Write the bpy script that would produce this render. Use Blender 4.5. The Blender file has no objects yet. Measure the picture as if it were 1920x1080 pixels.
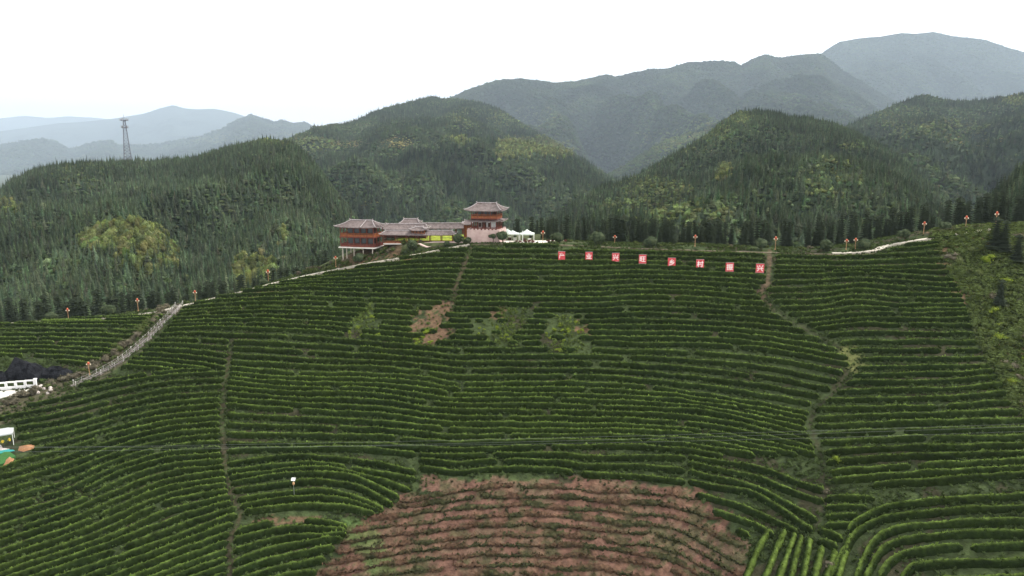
import bpy, math, random
import numpy as np
R = math.radians
rng = np.random.default_rng(7); random.seed(7)
S = bpy.context.scene; COL = S.collection
# ---------------------------------------------------------------- camera
FPX = 1321.0; PITCH = R(10.3); CAM = np.array([0.0, 0.0, 70.0])
cd = bpy.data.cameras.new('camera'); cam = bpy.data.objects.new('camera', cd); COL.objects.link(cam)
cam.location = CAM; cam.rotation_euler = (R(90) - PITCH, 0, 0)
cd.sensor_width = 36.0; cd.lens = 36.0 * FPX / 1920.0; cd.clip_start = 0.5; cd.clip_end = 90000
S.camera = cam
# ---------------------------------------------------------------- sky and sun
SUN_EL, SUN_AZ = 47, 66            # azimuth from +Y (view direction) towards +X
W = bpy.data.worlds.new('World'); S.world = W; W.use_nodes = True
nt = W.node_tree; nt.nodes.clear()
out = nt.nodes.new('ShaderNodeOutputWorld'); bg = nt.nodes.new('ShaderNodeBackground')
sky = nt.nodes.new('ShaderNodeTexSky'); sky.sky_type = 'NISHITA'; sky.sun_disc = False
sky.sun_elevation = R(SUN_EL); sky.sun_rotation = R(SUN_AZ); sky.dust_density = 4; sky.air_density = 1.2
mx = nt.nodes.new('ShaderNodeMixRGB'); mx.inputs[0].default_value = 0.85
mx.inputs[2].default_value = (19.0, 18.7, 18.2, 1)      # bright even cloud cover
nt.links.new(sky.outputs[0], mx.inputs[1]); nt.links.new(mx.outputs[0], bg.inputs[0])
bg.inputs[1].default_value = 0.10; nt.links.new(bg.outputs[0], out.inputs[0])
sl = bpy.data.lights.new('sun', 'SUN'); so = bpy.data.objects.new('sun', sl); COL.objects.link(so)
sl.energy = 4.8; sl.angle = R(6); sl.color = (1.0, 0.95, 0.86)
so.rotation_euler = (R(90 - SUN_EL), 0, R(180 - SUN_AZ)); so.location = (100, 100, 300)
S.view_settings.view_transform = 'Standard'; S.view_settings.look = 'None'
S.view_settings.exposure = 0.2; S.view_settings.gamma = 1.0
S.cycles.max_bounces = 4; S.cycles.diffuse_bounces = 2; S.cycles.glossy_bounces = 1
S.cycles.transmission_bounces = 2; S.cycles.volume_bounces = 0; S.cycles.transparent_max_bounces = 4
S.cycles.use_denoising = True

# ---------------------------------------------------------------- helpers
cp, sp = math.cos(PITCH), math.sin(PITCH)
def rays(u, v):
    a = (np.asarray(u, float) - 960) / FPX; b = (540 - np.asarray(v, float)) / FPX
    return np.stack([a, cp + b * sp, -sp + b * cp], -1)
def at(u, v, Y):
    d = rays(u, v); return CAM + d * (np.asarray(Y, float) / d[..., 1])[..., None]
def proj(P):
    q = np.asarray(P, float) - CAM
    f = q[..., 1] * cp - q[..., 2] * sp; up = q[..., 1] * sp + q[..., 2] * cp
    return 960 + FPX * q[..., 0] / f, 540 - FPX * up / f
def hsh(i, j, s):
    n = (i * 374761393 + j * 668265263 + s * 974634777) & 0xffffffff
    n = ((n ^ (n >> 13)) * 1274126177) & 0xffffffff
    return ((n ^ (n >> 16)) & 0xffff) / 65535.0
def vn(x, y, s=0):
    x = np.asarray(x, float); y = np.asarray(y, float)
    i = np.floor(x).astype(np.int64); j = np.floor(y).astype(np.int64)
    fx = x - i; fy = y - j; fx = fx * fx * (3 - 2 * fx); fy = fy * fy * (3 - 2 * fy)
    a = hsh(i, j, s); b = hsh(i + 1, j, s); c = hsh(i, j + 1, s); d = hsh(i + 1, j + 1, s)
    return (a * (1 - fx) + b * fx) * (1 - fy) + (c * (1 - fx) + d * fx) * fy
def fbm(x, y, s=0, o=4):
    r = 0; a = 0.5; n = 0
    for k in range(o):
        r = r + a * vn(x * 2 ** k, y * 2 ** k, s + k); n += a; a *= 0.5
    return r / n
def inpoly(u, v, poly):
    u = np.asarray(u, float); v = np.asarray(v, float); r = np.zeros(u.shape, bool)
    n = len(poly)
    for k in range(n):
        x1, y1 = poly[k]; x2, y2 = poly[(k + 1) % n]
        if y1 == y2: continue
        c = ((y1 > v) != (y2 > v)) & (u < (x2 - x1) * (v - y1) / (y2 - y1) + x1)
        r ^= c
    return r
def fill_mesh(me, V, F, smooth=False):
    V = np.ascontiguousarray(V, np.float32); F = np.asarray(F, np.int32)
    me.vertices.add(len(V)); me.vertices.foreach_set('co', V.ravel())
    k = F.shape[1]
    me.loops.add(F.size); me.loops.foreach_set('vertex_index', F.ravel())
    me.polygons.add(len(F)); me.polygons.foreach_set('loop_start', np.arange(0, F.size, k, dtype=np.int32))
    me.polygons.foreach_set('loop_total', np.full(len(F), k, np.int32))
    me.polygons.foreach_set('use_smooth', np.full(len(F), smooth))
    me.update(calc_edges=True)
def obj_np(name, V, F, mat, parent=None, smooth=False):
    me = bpy.data.meshes.new(name); fill_mesh(me, V, F, smooth); me.materials.append(mat)
    o = bpy.data.objects.new(name, me); COL.objects.link(o)
    if parent: o.parent = parent
    return o
class MB:
    """collects shapes that become one mesh object"""
    def __init__(s): s.v = []; s.f = []
    def add(s, V, F):
        b = len(s.v); s.v += [tuple(p) for p in V]; s.f += [tuple(i + b for i in f) for f in F]
    def box(s, c, d, rz=0, taper=1.0):
        x, y, z = d[0] / 2, d[1] / 2, d[2] / 2; V = []
        for sz in (-1, 1):
            k = taper if sz > 0 else 1
            for sx, sy in ((-1, -1), (1, -1), (1, 1), (-1, 1)):
                px, py = sx * x * k, sy * y * k
                V.append((c[0] + px * math.cos(rz) - py * math.sin(rz), c[1] + px * math.sin(rz) + py * math.cos(rz), c[2] + sz * z))
        s.add(V, [(3, 2, 1, 0), (4, 5, 6, 7), (0, 1, 5, 4), (1, 2, 6, 5), (2, 3, 7, 6), (3, 0, 4, 7)])
    def tube(s, pts, rad, n=6, caps=True):
        pts = [np.array(p, float) for p in pts]
        if not hasattr(rad, '__len__'): rad = [rad] * len(pts)
        V = []
        for i, p in enumerate(pts):
            d = pts[min(i + 1, len(pts) - 1)] - pts[max(i - 1, 0)]; d = d / (np.linalg.norm(d) + 1e-9)
            a = np.cross(d, (0, 0, 1) if abs(d[2]) < .9 else (1, 0, 0)); a /= np.linalg.norm(a); b = np.cross(d, a)
            for k in range(n):
                t = 2 * math.pi * k / n; V.append(p + rad[i] * (a * math.cos(t) + b * math.sin(t)))
        F = []
        for i in range(len(pts) - 1):
            for k in range(n):
                k2 = (k + 1) % n; F.append((i * n + k, i * n + k2, (i + 1) * n + k2, (i + 1) * n + k))
        if caps: F.append(tuple(range(n - 1, -1, -1))); F.append(tuple((len(pts) - 1) * n + k for k in range(n)))
        s.add(V, F)
    def ell(s, c, r, n=10, m=6):
        V = [(c[0], c[1], c[2] - r[2])]; F = []
        for j in range(1, m):
            ph = -math.pi / 2 + math.pi * j / m
            for k in range(n):
                t = 2 * math.pi * k / n
                V.append((c[0] + r[0] * math.cos(ph) * math.cos(t), c[1] + r[1] * math.cos(ph) * math.sin(t), c[2] + r[2] * math.sin(ph)))
        V.append((c[0], c[1], c[2] + r[2]))
        for k in range(n):
            k2 = (k + 1) % n; F.append((0, 1 + k2, 1 + k)); F.append((len(V) - 1, 1 + (m - 2) * n + k, 1 + (m - 2) * n + k2))
            for j in range(m - 2): F.append((1 + j * n + k, 1 + j * n + k2, 1 + (j + 1) * n + k2, 1 + (j + 1) * n + k))
        s.add(V, F)
    def build(s, name, mat, parent=None, smooth=False):
        me = bpy.data.meshes.new(name); me.from_pydata(s.v, [], s.f); me.materials.append(mat)
        if smooth: me.polygons.foreach_set('use_smooth', [True] * len(me.polygons))
        me.update(); o = bpy.data.objects.new(name, me); COL.objects.link(o)
        if parent: o.parent = parent
        return o
def empty(name, loc=(0, 0, 0), rz=0, label=None, cat=None, group=None):
    o = bpy.data.objects.new(name, None); COL.objects.link(o); o.location = loc; o.rotation_euler = (0, 0, rz)
    tag(o, label, cat, group); return o
def tag(o, label=None, cat=None, group=None, kind=None):
    if label: o['label'] = label
    if cat: o['category'] = cat
    if group: o['group'] = group
    if kind: o['kind'] = kind
    return o
def copy_tree(o, parent=None):
    c = o.copy(); COL.objects.link(c); c.parent = parent
    for ch in KIDS.get(o, ()): copy_tree_child(ch, c)
    return c
KIDS = {}
def copy_tree_child(ch, par):
    d = ch.copy(); COL.objects.link(d); d.parent = par
    for g in KIDS.get(ch, ()): copy_tree_child(g, d)
def reg(par, *ch): KIDS.setdefault(par, []).extend(ch)
ONES = 'first second third fourth fifth sixth seventh eighth ninth tenth eleventh twelfth thirteenth fourteenth fifteenth sixteenth seventeenth eighteenth nineteenth'.split()
TENS = 'twenty thirty forty fifty sixty seventy eighty ninety'.split()
def ordw(n):
    if n <= 19: return ONES[n - 1]
    if n >= 100:
        h = ['one hundred', 'two hundred', 'three hundred'][n // 100 - 1]
        return h + (' and ' + ordw(n % 100) if n % 100 else 'th').replace(' th', 'th')
    t, o = divmod(n, 10)
    return (TENS[t - 2][:-1] + 'ieth') if o == 0 else TENS[t - 2] + '-' + ONES[o - 1]

# ---------------------------------------------------------------- materials
def mat(name, col, rough=0.8, col2=None, scale=1.0, bump=0.0, bscale=None, metal=0, detail=4, trans=0.0):
    m = bpy.data.materials.new(name); m.use_nodes = True; n = m.node_tree; b = n.nodes['Principled BSDF']
    b.inputs['Roughness'].default_value = rough; b.inputs['Metallic'].default_value = metal
    b.inputs['Base Color'].default_value = (*col, 1); b.inputs['Specular IOR Level'].default_value = 0.25 if not (trans or 'leav' in name or 'net' in name) else 0.02
    tc = n.nodes.new('ShaderNodeTexCoord')
    if col2:
        t = n.nodes.new('ShaderNodeTexNoise'); t.inputs['Scale'].default_value = scale; t.inputs['Detail'].default_value = detail
        n.links.new(tc.outputs['Object'], t.inputs['Vector'])
        r = n.nodes.new('ShaderNodeValToRGB'); r.color_ramp.elements[0].position = 0.35; r.color_ramp.elements[1].position = 0.65
        r.color_ramp.elements[0].color = (*col, 1); r.color_ramp.elements[1].color = (*col2, 1)
        n.links.new(t.outputs['Fac'], r.inputs[0]); n.links.new(r.outputs[0], b.inputs['Base Color'])
    if bump:
        t = n.nodes.new('ShaderNodeTexNoise'); t.inputs['Scale'].default_value = bscale or scale * 4; t.inputs['Detail'].default_value = 6
        n.links.new(tc.outputs['Object'], t.inputs['Vector'])
        bp = n.nodes.new('ShaderNodeBump'); bp.inputs['Strength'].default_value = 1; bp.inputs['Distance'].default_value = bump
        n.links.new(t.outputs['Fac'], bp.inputs['Height']); n.links.new(bp.outputs[0], b.inputs['Normal'])
    if trans: add_trans(m, trans)
    return m
def add_trans(m, f, tint=(1.3, 1.25, 0.5)):
    """thin leaves let light through"""
    n = m.node_tree; b = n.nodes['Principled BSDF']; o = [x for x in n.nodes if x.type == 'OUTPUT_MATERIAL'][0]
    t = n.nodes.new('ShaderNodeBsdfTranslucent'); ms = n.nodes.new('ShaderNodeMixShader'); ms.inputs[0].default_value = f
    mu = n.nodes.new('ShaderNodeMixRGB'); mu.blend_type = 'MULTIPLY'; mu.inputs[0].default_value = 1
    mu.inputs[2].default_value = (*tint, 1)
    bc = b.inputs['Base Color']
    if bc.is_linked: n.links.new(bc.links[0].from_socket, mu.inputs[1])
    else: mu.inputs[1].default_value = bc.default_value
    n.links.new(mu.outputs[0], t.inputs[0]); n.links.new(b.outputs[0], ms.inputs[1]); n.links.new(t.outputs[0], ms.inputs[2])
    n.links.new(ms.outputs[0], o.inputs['Surface'])
def attr_mat(name, attr, typ, nscale=0.5, lo=0.7, hi=1.35, bump=0.0, bscale=3.0, rough=0.9, trans=0.0, rnd=0.0):
    m = bpy.data.materials.new(name); m.use_nodes = True; n = m.node_tree; b = n.nodes['Principled BSDF']
    b.inputs['Roughness'].default_value = rough; b.inputs['Specular IOR Level'].default_value = 0.02
    a = n.nodes.new('ShaderNodeAttribute'); a.attribute_type = typ; a.attribute_name = attr
    ge = n.nodes.new('ShaderNodeNewGeometry'); t = n.nodes.new('ShaderNodeTexNoise')
    t.inputs['Scale'].default_value = nscale; t.inputs['Detail'].default_value = 5; n.links.new(ge.outputs['Position'], t.inputs['Vector'])
    mr = n.nodes.new('ShaderNodeMapRange'); mr.inputs[1].default_value = 0.3; mr.inputs[2].default_value = 0.7
    mr.inputs[3].default_value = lo; mr.inputs[4].default_value = hi; n.links.new(t.outputs['Fac'], mr.inputs[0])
    mu = n.nodes.new('ShaderNodeMixRGB'); mu.blend_type = 'MULTIPLY'; mu.inputs[0].default_value = 1
    n.links.new(a.outputs['Color'], mu.inputs[1]); n.links.new(mr.outputs[0], mu.inputs[2]); last = mu.outputs[0]
    n.links.new(last, b.inputs['Base Color'])
    if bump:
        t2 = n.nodes.new('ShaderNodeTexNoise'); t2.inputs['Scale'].default_value = bscale; t2.inputs['Detail'].default_value = 6
        n.links.new(ge.outputs['Position'], t2.inputs['Vector'])
        bp = n.nodes.new('ShaderNodeBump'); bp.inputs['Strength'].default_value = 1; bp.inputs['Distance'].default_value = bump
        n.links.new(t2.outputs['Fac'], bp.inputs['Height']); n.links.new(bp.outputs[0], b.inputs['Normal'])
    if trans: add_trans(m, trans)
    return m
M_ground = attr_mat('ground_soil_and_grass', 'tone', 'GEOMETRY', 0.9, 0.6, 1.5, 0.25, 2.5)
M_mount = attr_mat('forested_slope', 'tone', 'GEOMETRY', 0.012, 0.6, 1.4, 10.0, 0.04)
M_leafi = attr_mat('forest_foliage', 'tint', 'INSTANCER', 0.6, 0.65, 1.4, trans=0.22)
M_hedge = attr_mat('tea_leaves', 'tone', 'GEOMETRY', 1.6, 0.6, 1.4, 0.10, 7.0, trans=0.12)
M_bark = mat('bark', (0.10, 0.075, 0.06), 0.95)
M_fir = mat('fir_needles', (0.022, 0.032, 0.021), 0.9, (0.050, 0.062, 0.038), 0.5, trans=0.2)
M_ball = mat('clipped_leaves', (0.030, 0.045, 0.024), 0.8, (0.080, 0.100, 0.055), 2.0, trans=0.15)
M_shrub = mat('shrub_leaves', (0.045, 0.065, 0.022), 0.9, (0.11, 0.13, 0.05), 1.2, trans=0.25)
M_yell = mat('yellow_green_leaves', (0.11, 0.17, 0.02), 0.9, (0.24, 0.28, 0.05), 1.5, trans=0.3)
M_dry = mat('dry_scrub', (0.07, 0.065, 0.045), 0.95, (0.17, 0.15, 0.11), 1.5, trans=0.15)
M_conc = mat('pale_concrete', (0.55, 0.52, 0.48), 0.9, (0.72, 0.68, 0.62), 0.4)
M_path = mat('worn_path_concrete', (0.33, 0.30, 0.25), 0.9, (0.52, 0.47, 0.40), 0.5)
M_white = mat('white_paint', (0.72, 0.72, 0.72), 0.6, (0.85, 0.84, 0.83), 2.0)
M_wood = mat('red_brown_timber', (0.10, 0.026, 0.018), 0.6, (0.16, 0.046, 0.030), 2.0)
M_rail = mat('orange_timber', (0.17, 0.052, 0.018), 0.6, (0.27, 0.09, 0.032), 2.5)
M_dark = mat('dark_interior_timber', (0.05, 0.025, 0.02), 0.8, (0.09, 0.05, 0.04), 2.0)
M_tile = mat('grey_roof_tiles', (0.105, 0.083, 0.080), 0.75, (0.19, 0.155, 0.15), 1.2)
M_pink = mat('pink_plaster', (0.42, 0.30, 0.275), 0.9, (0.52, 0.39, 0.36), 0.8)
M_glass = mat('window_glass', (0.06, 0.07, 0.075), 0.2)
M_red = mat('red_banner', (0.50, 0.045, 0.055), 0.55, (0.62, 0.08, 0.09), 3.0)
M_metal = mat('grey_steel', (0.30, 0.31, 0.32), 0.5, metal=0.6)
M_brass = mat('bronze_post', (0.35, 0.20, 0.10), 0.5, (0.50, 0.30, 0.16), 3.0)
M_lan = mat('red_lantern_skin', (0.42, 0.06, 0.03), 0.6, (0.52, 0.13, 0.06), 4.0)
M_tarp = mat('black_shade_net', (0.006, 0.0065, 0.008), 0.85, (0.022, 0.023, 0.027), 0.8, 0.25, 2.5)
M_tent = mat('white_canvas', (0.50, 0.57, 0.55), 0.8, (0.64, 0.70, 0.68), 1.0, trans=0.2)
# ================================================================ TEA HILL TERRAIN
CP = [  # image u, v, distance Y of points on the hill
 (-220,606,202),(0,606,200),(150,598,198),(330,574,192),(500,534,190),(640,505,189),(780,474,189),(880,458,189),(960,456,189),(1050,457,189),
 (1150,461,187),(1300,466,184),(1450,470,181),(1560,474,177),(1640,470,174),(1740,442,175),(1830,429,178),(1920,424,181),(2150,415,186),
 (960,653,150),(700,653,150),(960,830,125),(1250,830,125),(960,1082,100),(600,1082,100),(1250,1082,100),(600,830,126),(450,653,152),
 (-220,700,156),(0,700,155),(150,690,158),(300,650,160),(0,820,130),(300,830,126),(0,1082,97),(300,1082,98),(-220,820,131),(-220,1082,96),
 (1500,830,120),(1500,1082,94),(1700,1082,90),(1920,1082,87),(2150,1082,86),(1920,830,108),(2150,830,107),(1750,770,117),(1920,600,141),(2150,600,141),
 (1750,600,144),(1250,653,149),(1500,653,145),(1750,500,163),(1250,540,168),(960,540,170),(600,560,171),(300,610,176),(1500,540,163),(960,1300,86),(300,1300,84),(1700,1300,76)]
P3 = [at(u, v, Y) for u, v, Y in CP]
# the level ground behind the crest and its fall into the valley
zc_ = lambda u, v, Y: float(at(u, v, Y)[2])
Z0 = zc_(880, 458, 189)
for X, Y, z in [(-46,197,Z0-4.2),(-38,198,Z0-1.8),(-30,196,Z0-.3),(-20,198,Z0),(-8,200,Z0),(5,200,Z0),(-46,208,Z0-3.5),(-28,210,Z0),(-12,212,Z0),(5,210,Z0),(20,200,Z0-.6),(35,198,Z0-1),
                (60,196,Z0-1.5),(85,188,Z0-1),(110,190,Z0+2.5),(140,196,Z0+4),(-66,204,34.5),(-98,208,26),(-150,212,18.5),(-66,214,31),(-98,218,21),(-150,222,13),
                (-150,240,6),(-80,240,18),(-40,240,32),(0,240,36),(60,235,35),(120,235,38),(-160,270,5),(-80,270,10),(0,270,18),(80,270,18),(160,270,18)]:
    P3.append(np.array([X, Y, z]))
P3 = np.array(P3)
def tps(P):
    n = len(P); xy = P[:, :2] / 100; d = np.linalg.norm(xy[:, None] - xy[None], axis=-1)
    K = np.where(d > 0, d * d * np.log(d + 1e-12), 0) + np.eye(n) * 2e-4
    A = np.zeros((n + 3, n + 3)); A[:n, :n] = K; A[:n, n] = 1; A[:n, n + 1:] = xy; A[n, :n] = 1; A[n + 1:, :n] = xy.T
    w = np.linalg.solve(A, np.concatenate([P[:, 2], np.zeros(3)])); return xy, w
TX, TW = tps(P3)
GX0, GX1, GY0, GY1, GS = -185.0, 185.0, 70.0, 262.0, 0.5
gx = np.arange(GX0, GX1 + .01, GS); gy = np.arange(GY0, GY1 + .01, GS)
def tps_eval(X, Y):
    x = X / 100; y = Y / 100; r = TW[-3] + TW[-2] * x + TW[-1] * y
    for (a, b), w in zip(TX, TW[:-3]):
        d2 = (x - a) ** 2 + (y - b) ** 2; r = r + w * 0.5 * d2 * np.log(d2 + 1e-12)
    return r
GXX, GYY = np.meshgrid(gx, gy)
GZ = tps_eval(GXX, GYY)
GZ += (fbm(GXX / 9, GYY / 9, 3, 3) - .5) * 0.9 * np.clip((192 - GYY) / 8, 0, 1)
# flat terrace under the buildings
flat = np.clip((GXX + 33) / 6, 0, 1) * np.clip((14 - GXX) / 6, 0, 1) * np.clip((GYY - 190) / 2, 0, 1) * np.clip((222 - GYY) / 6, 0, 1)
GZ = GZ * (1 - flat) + Z0 * flat
def zg(X, Y):
    fx = np.clip((np.asarray(X, float) - GX0) / GS, 0, len(gx) - 1.001); fy = np.clip((np.asarray(Y, float) - GY0) / GS, 0, len(gy) - 1.001)
    i = fx.astype(int); j = fy.astype(int); a = fx - i; b = fy - j
    return (GZ[j, i] * (1 - a) + GZ[j, i + 1] * a) * (1 - b) + (GZ[j + 1, i] * (1 - a) + GZ[j + 1, i + 1] * a) * b
def hit(u, v, ymax=200.0):
    """where the sight line through a pixel of the photograph meets the hill"""
    u = np.atleast_1d(np.asarray(u, float)); v = np.atleast_1d(np.asarray(v, float)); d = rays(u, v); d = d / d[:, 1:2]
    Ys = np.arange(72, ymax, 1.0)
    P = CAM + d[:, None, :] * Ys[None, :, None]
    f = P[..., 2] - zg(P[..., 0], P[..., 1]); neg = f < 0
    k = np.argmax(neg, 1); ok = neg.any(1) & (k > 0); k = np.maximum(k, 1)
    lo = Ys[k - 1]; hi = Ys[k]
    for _ in range(10):
        m = (lo + hi) / 2; Q = CAM + d * m[:, None]; below = Q[:, 2] < zg(Q[:, 0], Q[:, 1])
        hi = np.where(below, m, hi); lo = np.where(below, lo, m)
    Q = CAM + d * hi[:, None]; return Q, ok
# -------- areas of the hill, traced in the photograph
SOIL = [(818,897),(985,893),(1040,900),(1180,903),(1285,912),(1330,955),(1372,985),(1395,1020),(1400,1110),(560,1110),(605,1055),(625,1040),(640,1000),(660,985),(700,968),(745,948),(752,928),(812,908)]
BANK = [(470,972),(520,966),(600,968),(605,976),(560,976),(500,984),(470,1000)]
BARE1 = [(772,580),(850,565),(846,600),(836,632),(812,652),(780,650),(765,615)]
BARE2 = [(915,578),(950,575),(945,600),(920,600)]
BARE3 = [(1083,600),(1110,608),(1105,628),(1085,625)]
T2P = [(1443,472),(1443,500),(1438,530),(1424,548),(1448,580),(1480,600),(1530,628),(1572,650),(1606,680),(1592,705),(1565,735),(1530,765),(1518,795),(1538,850),(1548,900),(1545,945),(1530,985)]
T1P = [(432,655),(426,700),(418,740),(416,800),(420,850),(427,890),(433,930),(452,962),(443,985),(434,1010),(431,1090)]
KP = [(884,460),(878,480),(868,505),(855,535),(850,565),(846,585)]
STAIR = [(330,570),(300,604),(270,632),(240,658),(205,684),(160,708),(110,730),(60,752),(0,778),(-80,808)]
EDGE = [(1745,448),(1762,480),(1782,515),(1803,548),(1818,585),(1832,640),(1852,680),(1882,720),(1900,760),(1935,800),(2200,1000)]
def lx(P, v): P = sorted(P, key=lambda p: p[1]); return np.interp(v, [p[1] for p in P], [p[0] for p in P])
PATCH = [[(700,560),(716,600),(700,640),(650,635),(655,605)], BARE1 + [], [(905,580),(985,578),(988,605),(968,650),(892,642),(880,615)], [(1040,590),(1098,585),(1106,620),(1096,662),(1028,664),(1020,622)]]
pu, pv = proj(np.stack([GXX, GYY, GZ], -1))
front = GYY < 192
nz = fbm(GXX / 3, GYY / 3, 21, 4) - .5; ju = pu + nz * 90; jv = pv + (fbm(GXX / 3, GYY / 3, 31, 4) - .5) * 50
tone = np.zeros(GXX.shape + (3,)); tone[:] = (0.030, 0.041, 0.018)
def paint(mask, c, a=1.0):
    a = np.where(mask, a, 0)[..., None]; tone[:] = tone * (1 - a) + np.array(c) * a
n2 = fbm(GXX / 5, GYY / 5, 41, 3); n3 = fbm(GXX / 14, GYY / 14, 47, 3)
paint(n2 > .56, (0.044, 0.060, 0.024), .7); paint(n2 < .40, (0.040, 0.034, 0.022), .7)
right = front & (ju > lx(EDGE, jv)); paint(right, (0.070, 0.085, 0.034)); paint(right & (n2 > .55), (0.050, 0.058, 0.032)); paint(right & (n3 > .60), (0.16, 0.09, 0.06), .6)
RS = (0.098, 0.055, 0.041)
soil = front & inpoly(ju, jv, SOIL)
paint(soil, RS); paint(soil & (n2 > .54), (0.095, 0.068, 0.045), .8); paint(soil & (fbm(GXX/1.2, GYY/3, 79, 3) > .55), (0.105, 0.062, 0.042), .7); paint(soil & (n3 < .40), (0.108, 0.063, 0.047), .6); paint(soil & (fbm(GXX/2, GYY/2, 77, 3) > .60), (0.050, 0.052, 0.026), .7)
for p in (BANK, BARE1, BARE2, BARE3): paint(front & inpoly(pu + nz * 30, pv + nz * 10, p) & (fbm(GXX/1.6, GYY/1.6, 78, 3) > .38), (0.115, 0.070, 0.046), .8)
def near(P, w, c, a):
    d = np.full(pu.shape, 1e9)
    for (x1, y1), (x2, y2) in zip(P[:-1], P[1:]):
        t = np.clip(((pu - x1) * (x2 - x1) + (pv - y1) * (y2 - y1)) / ((x2 - x1) ** 2 + (y2 - y1) ** 2), 0, 1)
        d = np.minimum(d, np.hypot(pu - x1 - t * (x2 - x1), pv - y1 - t * (y2 - y1)))
    paint(front & (d + nz * w < w), c, a)
near(T2P[:5], 4, (0.090, 0.062, 0.042), .7); near(T2P[4:11], 4.5, (0.045, 0.050, 0.026), .7); near(T2P[8:], 4, (0.045, 0.043, 0.027), .7)
near(T1P, 1.8, (0.060, 0.048, 0.030), .8); near(KP, 2.5, (0.075, 0.058, 0.036), .8)
near(STAIR, 16, (0.065, 0.060, 0.038), .9)
near([(1590,655),(1610,690)], 18, (0.13, 0.14, 0.05), .7)
near([(330,600),(420,575),(500,545),(640,512),(720,492),(800,475)], 6, (0.15, 0.085, 0.055), .6)
near([(720,1080),(690,1010),(660,990)], 26, (0.06, 0.10, 0.03), .6)
# plateau behind the crest
back = GYY >= 191
paint(back, (0.055, 0.066, 0.030)); paint(back & (n2 > .5), (0.06, 0.07, 0.035)); paint(GYY > 216, (0.035, 0.045, 0.022))
lawn = (GXX > -34) & (GXX < -9.5) & (GYY > 197.5) & (GYY < 214); paint(lawn, (0.20, 0.23, 0.035)); paint(lawn & (n2 > .55), (0.15, 0.19, 0.03))
paint((GXX < -30) & (GXX > -48) & (GYY > 188) & (GYY < 200) & (n2 > .42), (0.11, 0.068, 0.045), .7)
def grid_faces(nr, nc):
    a = np.arange(nr * nc).reshape(nr, nc)
    return np.stack([a[:-1, :-1], a[:-1, 1:], a[1:, 1:], a[1:, :-1]], -1).reshape(-1, 4)
def set_tone(o, T):
    me = o.data; a = me.attributes.new('tone', 'FLOAT_COLOR', 'POINT')
    T = np.asarray(T, np.float32).reshape(-1, 3); a.data.foreach_set('color', np.concatenate([T, np.ones((len(T), 1), np.float32)], 1).ravel())
GZd = GZ + (fbm(GXX / .8, GYY / .8, 91, 2) - .5) * .22 * (1 - flat)
o = obj_np('hillside_ground', np.stack([GXX, GYY, GZd], -1).reshape(-1, 3), grid_faces(len(gy), len(gx)), M_ground, None, True)
tag(o, 'terraced hillside ground with green weeds and bare red soil', None, None, 'structure'); set_tone(o, tone)
m_ = MB(); m_.add([(-44000, -500, -121), (44000, -500, -121), (44000, 36000, -121), (-44000, 36000, -121)], [(0, 1, 2, 3)])
tag(m_.build('valley_ground', mat('valley_floor_green', (0.03, 0.045, 0.02), 1, (0.05, 0.06, 0.03), 0.01)), 'dark green valley floor below the hills', None, None, 'structure')

# ================================================================ TREE SHAPES
def fir_mesh(h, r, tiers, br, seed, low=0.12, drop=.35):
    g = np.random.default_rng(seed); V = []; F = []
    for k in range(tiers):
        t = k / (tiers - 1); z = h * (low + (0.97 - low) * t); rr = r * (1 - t) ** 1.05 * g.uniform(.75, 1.15) + .02 * h ** .5
        nb = max(4, int(br * (1 - .5 * t))); a0 = g.uniform(0, 6.3)
        for j in range(nb):
            a = a0 + 6.283 * j / nb + g.normal(0, .2); L = rr * g.uniform(.65, 1.15); w = L * .42 + .08
            dz = L * drop * g.uniform(.4, 1.3); ca, sa = math.cos(a), math.sin(a); b = len(V); up = h * .055
            V += [(0, 0, z + up), (ca * L * .55 - sa * w, sa * L * .55 + ca * w, z - dz * .35), (ca * L, sa * L, z - dz + L * .1), (ca * L * .55 + sa * w, sa * L * .55 - ca * w, z - dz * .35),
                  (ca * L * .6, sa * L * .6, z + up * .4)]
            F += [(b, b + 1, b + 4), (b + 1, b + 2, b + 4), (b + 2, b + 3, b + 4), (b + 3, b, b + 4)]
    b = len(V); V += [(.12, 0, h * .93), (-.06, .1, h * .93), (-.06, -.1, h * .93), (0, 0, h * 1.04)]; F += [(b, b + 1, b + 3), (b + 1, b + 2, b + 3), (b + 2, b, b + 3)]
    return np.array(V), np.array(F)
def leaf_blob(r, zc, n, seed, size=.5, lumps=5, core=.72):
    """a crown of many leaf-sized faces over a rough core"""
    g = np.random.default_rng(seed); V = []; F = []
    C = [(0, 0, zc, 1.0)] + [(*(g.normal(0, .42, 2) * r[0]), zc + g.normal(0, .35) * r[2], g.uniform(.45, .7)) for _ in range(lumps)]
    m = MB()
    for c in C: m.ell(c[:3], (r[0] * c[3] * core, r[1] * c[3] * core, r[2] * c[3] * core), 7, 5)
    cv = np.array(m.v); cv = cv + g.normal(0, .04, cv.shape) * r[0]; V = [tuple(p) for p in cv]
    for f in m.f: F += [f] if len(f) == 3 else [(f[0], f[1], f[2]), (f[0], f[2], f[3])]
    for k in range(n):
        c = C[g.integers(len(C))]; d = g.normal(size=3); d /= np.linalg.norm(d); d[2] = abs(d[2]) * .9 if g.random() < .75 else d[2]
        q = g.uniform(.78, 1.08) * c[3]
        p = np.array([c[0] + d[0] * r[0] * q, c[1] + d[1] * r[1] * q, c[2] + d[2] * r[2] * q]); a = g.normal(size=3); a -= a.dot(d) * d * .6; a /= np.linalg.norm(a); b_ = np.cross(d + g.normal(0, .4, 3), a)
        s = size * g.uniform(.6, 1.3); b = len(V); V += [tuple(p - a * s), tuple(p + b_ * s * .6), tuple(p + a * s)]; F.append((b, b + 1, b + 2))
    return np.array(V), np.array(F)
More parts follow.
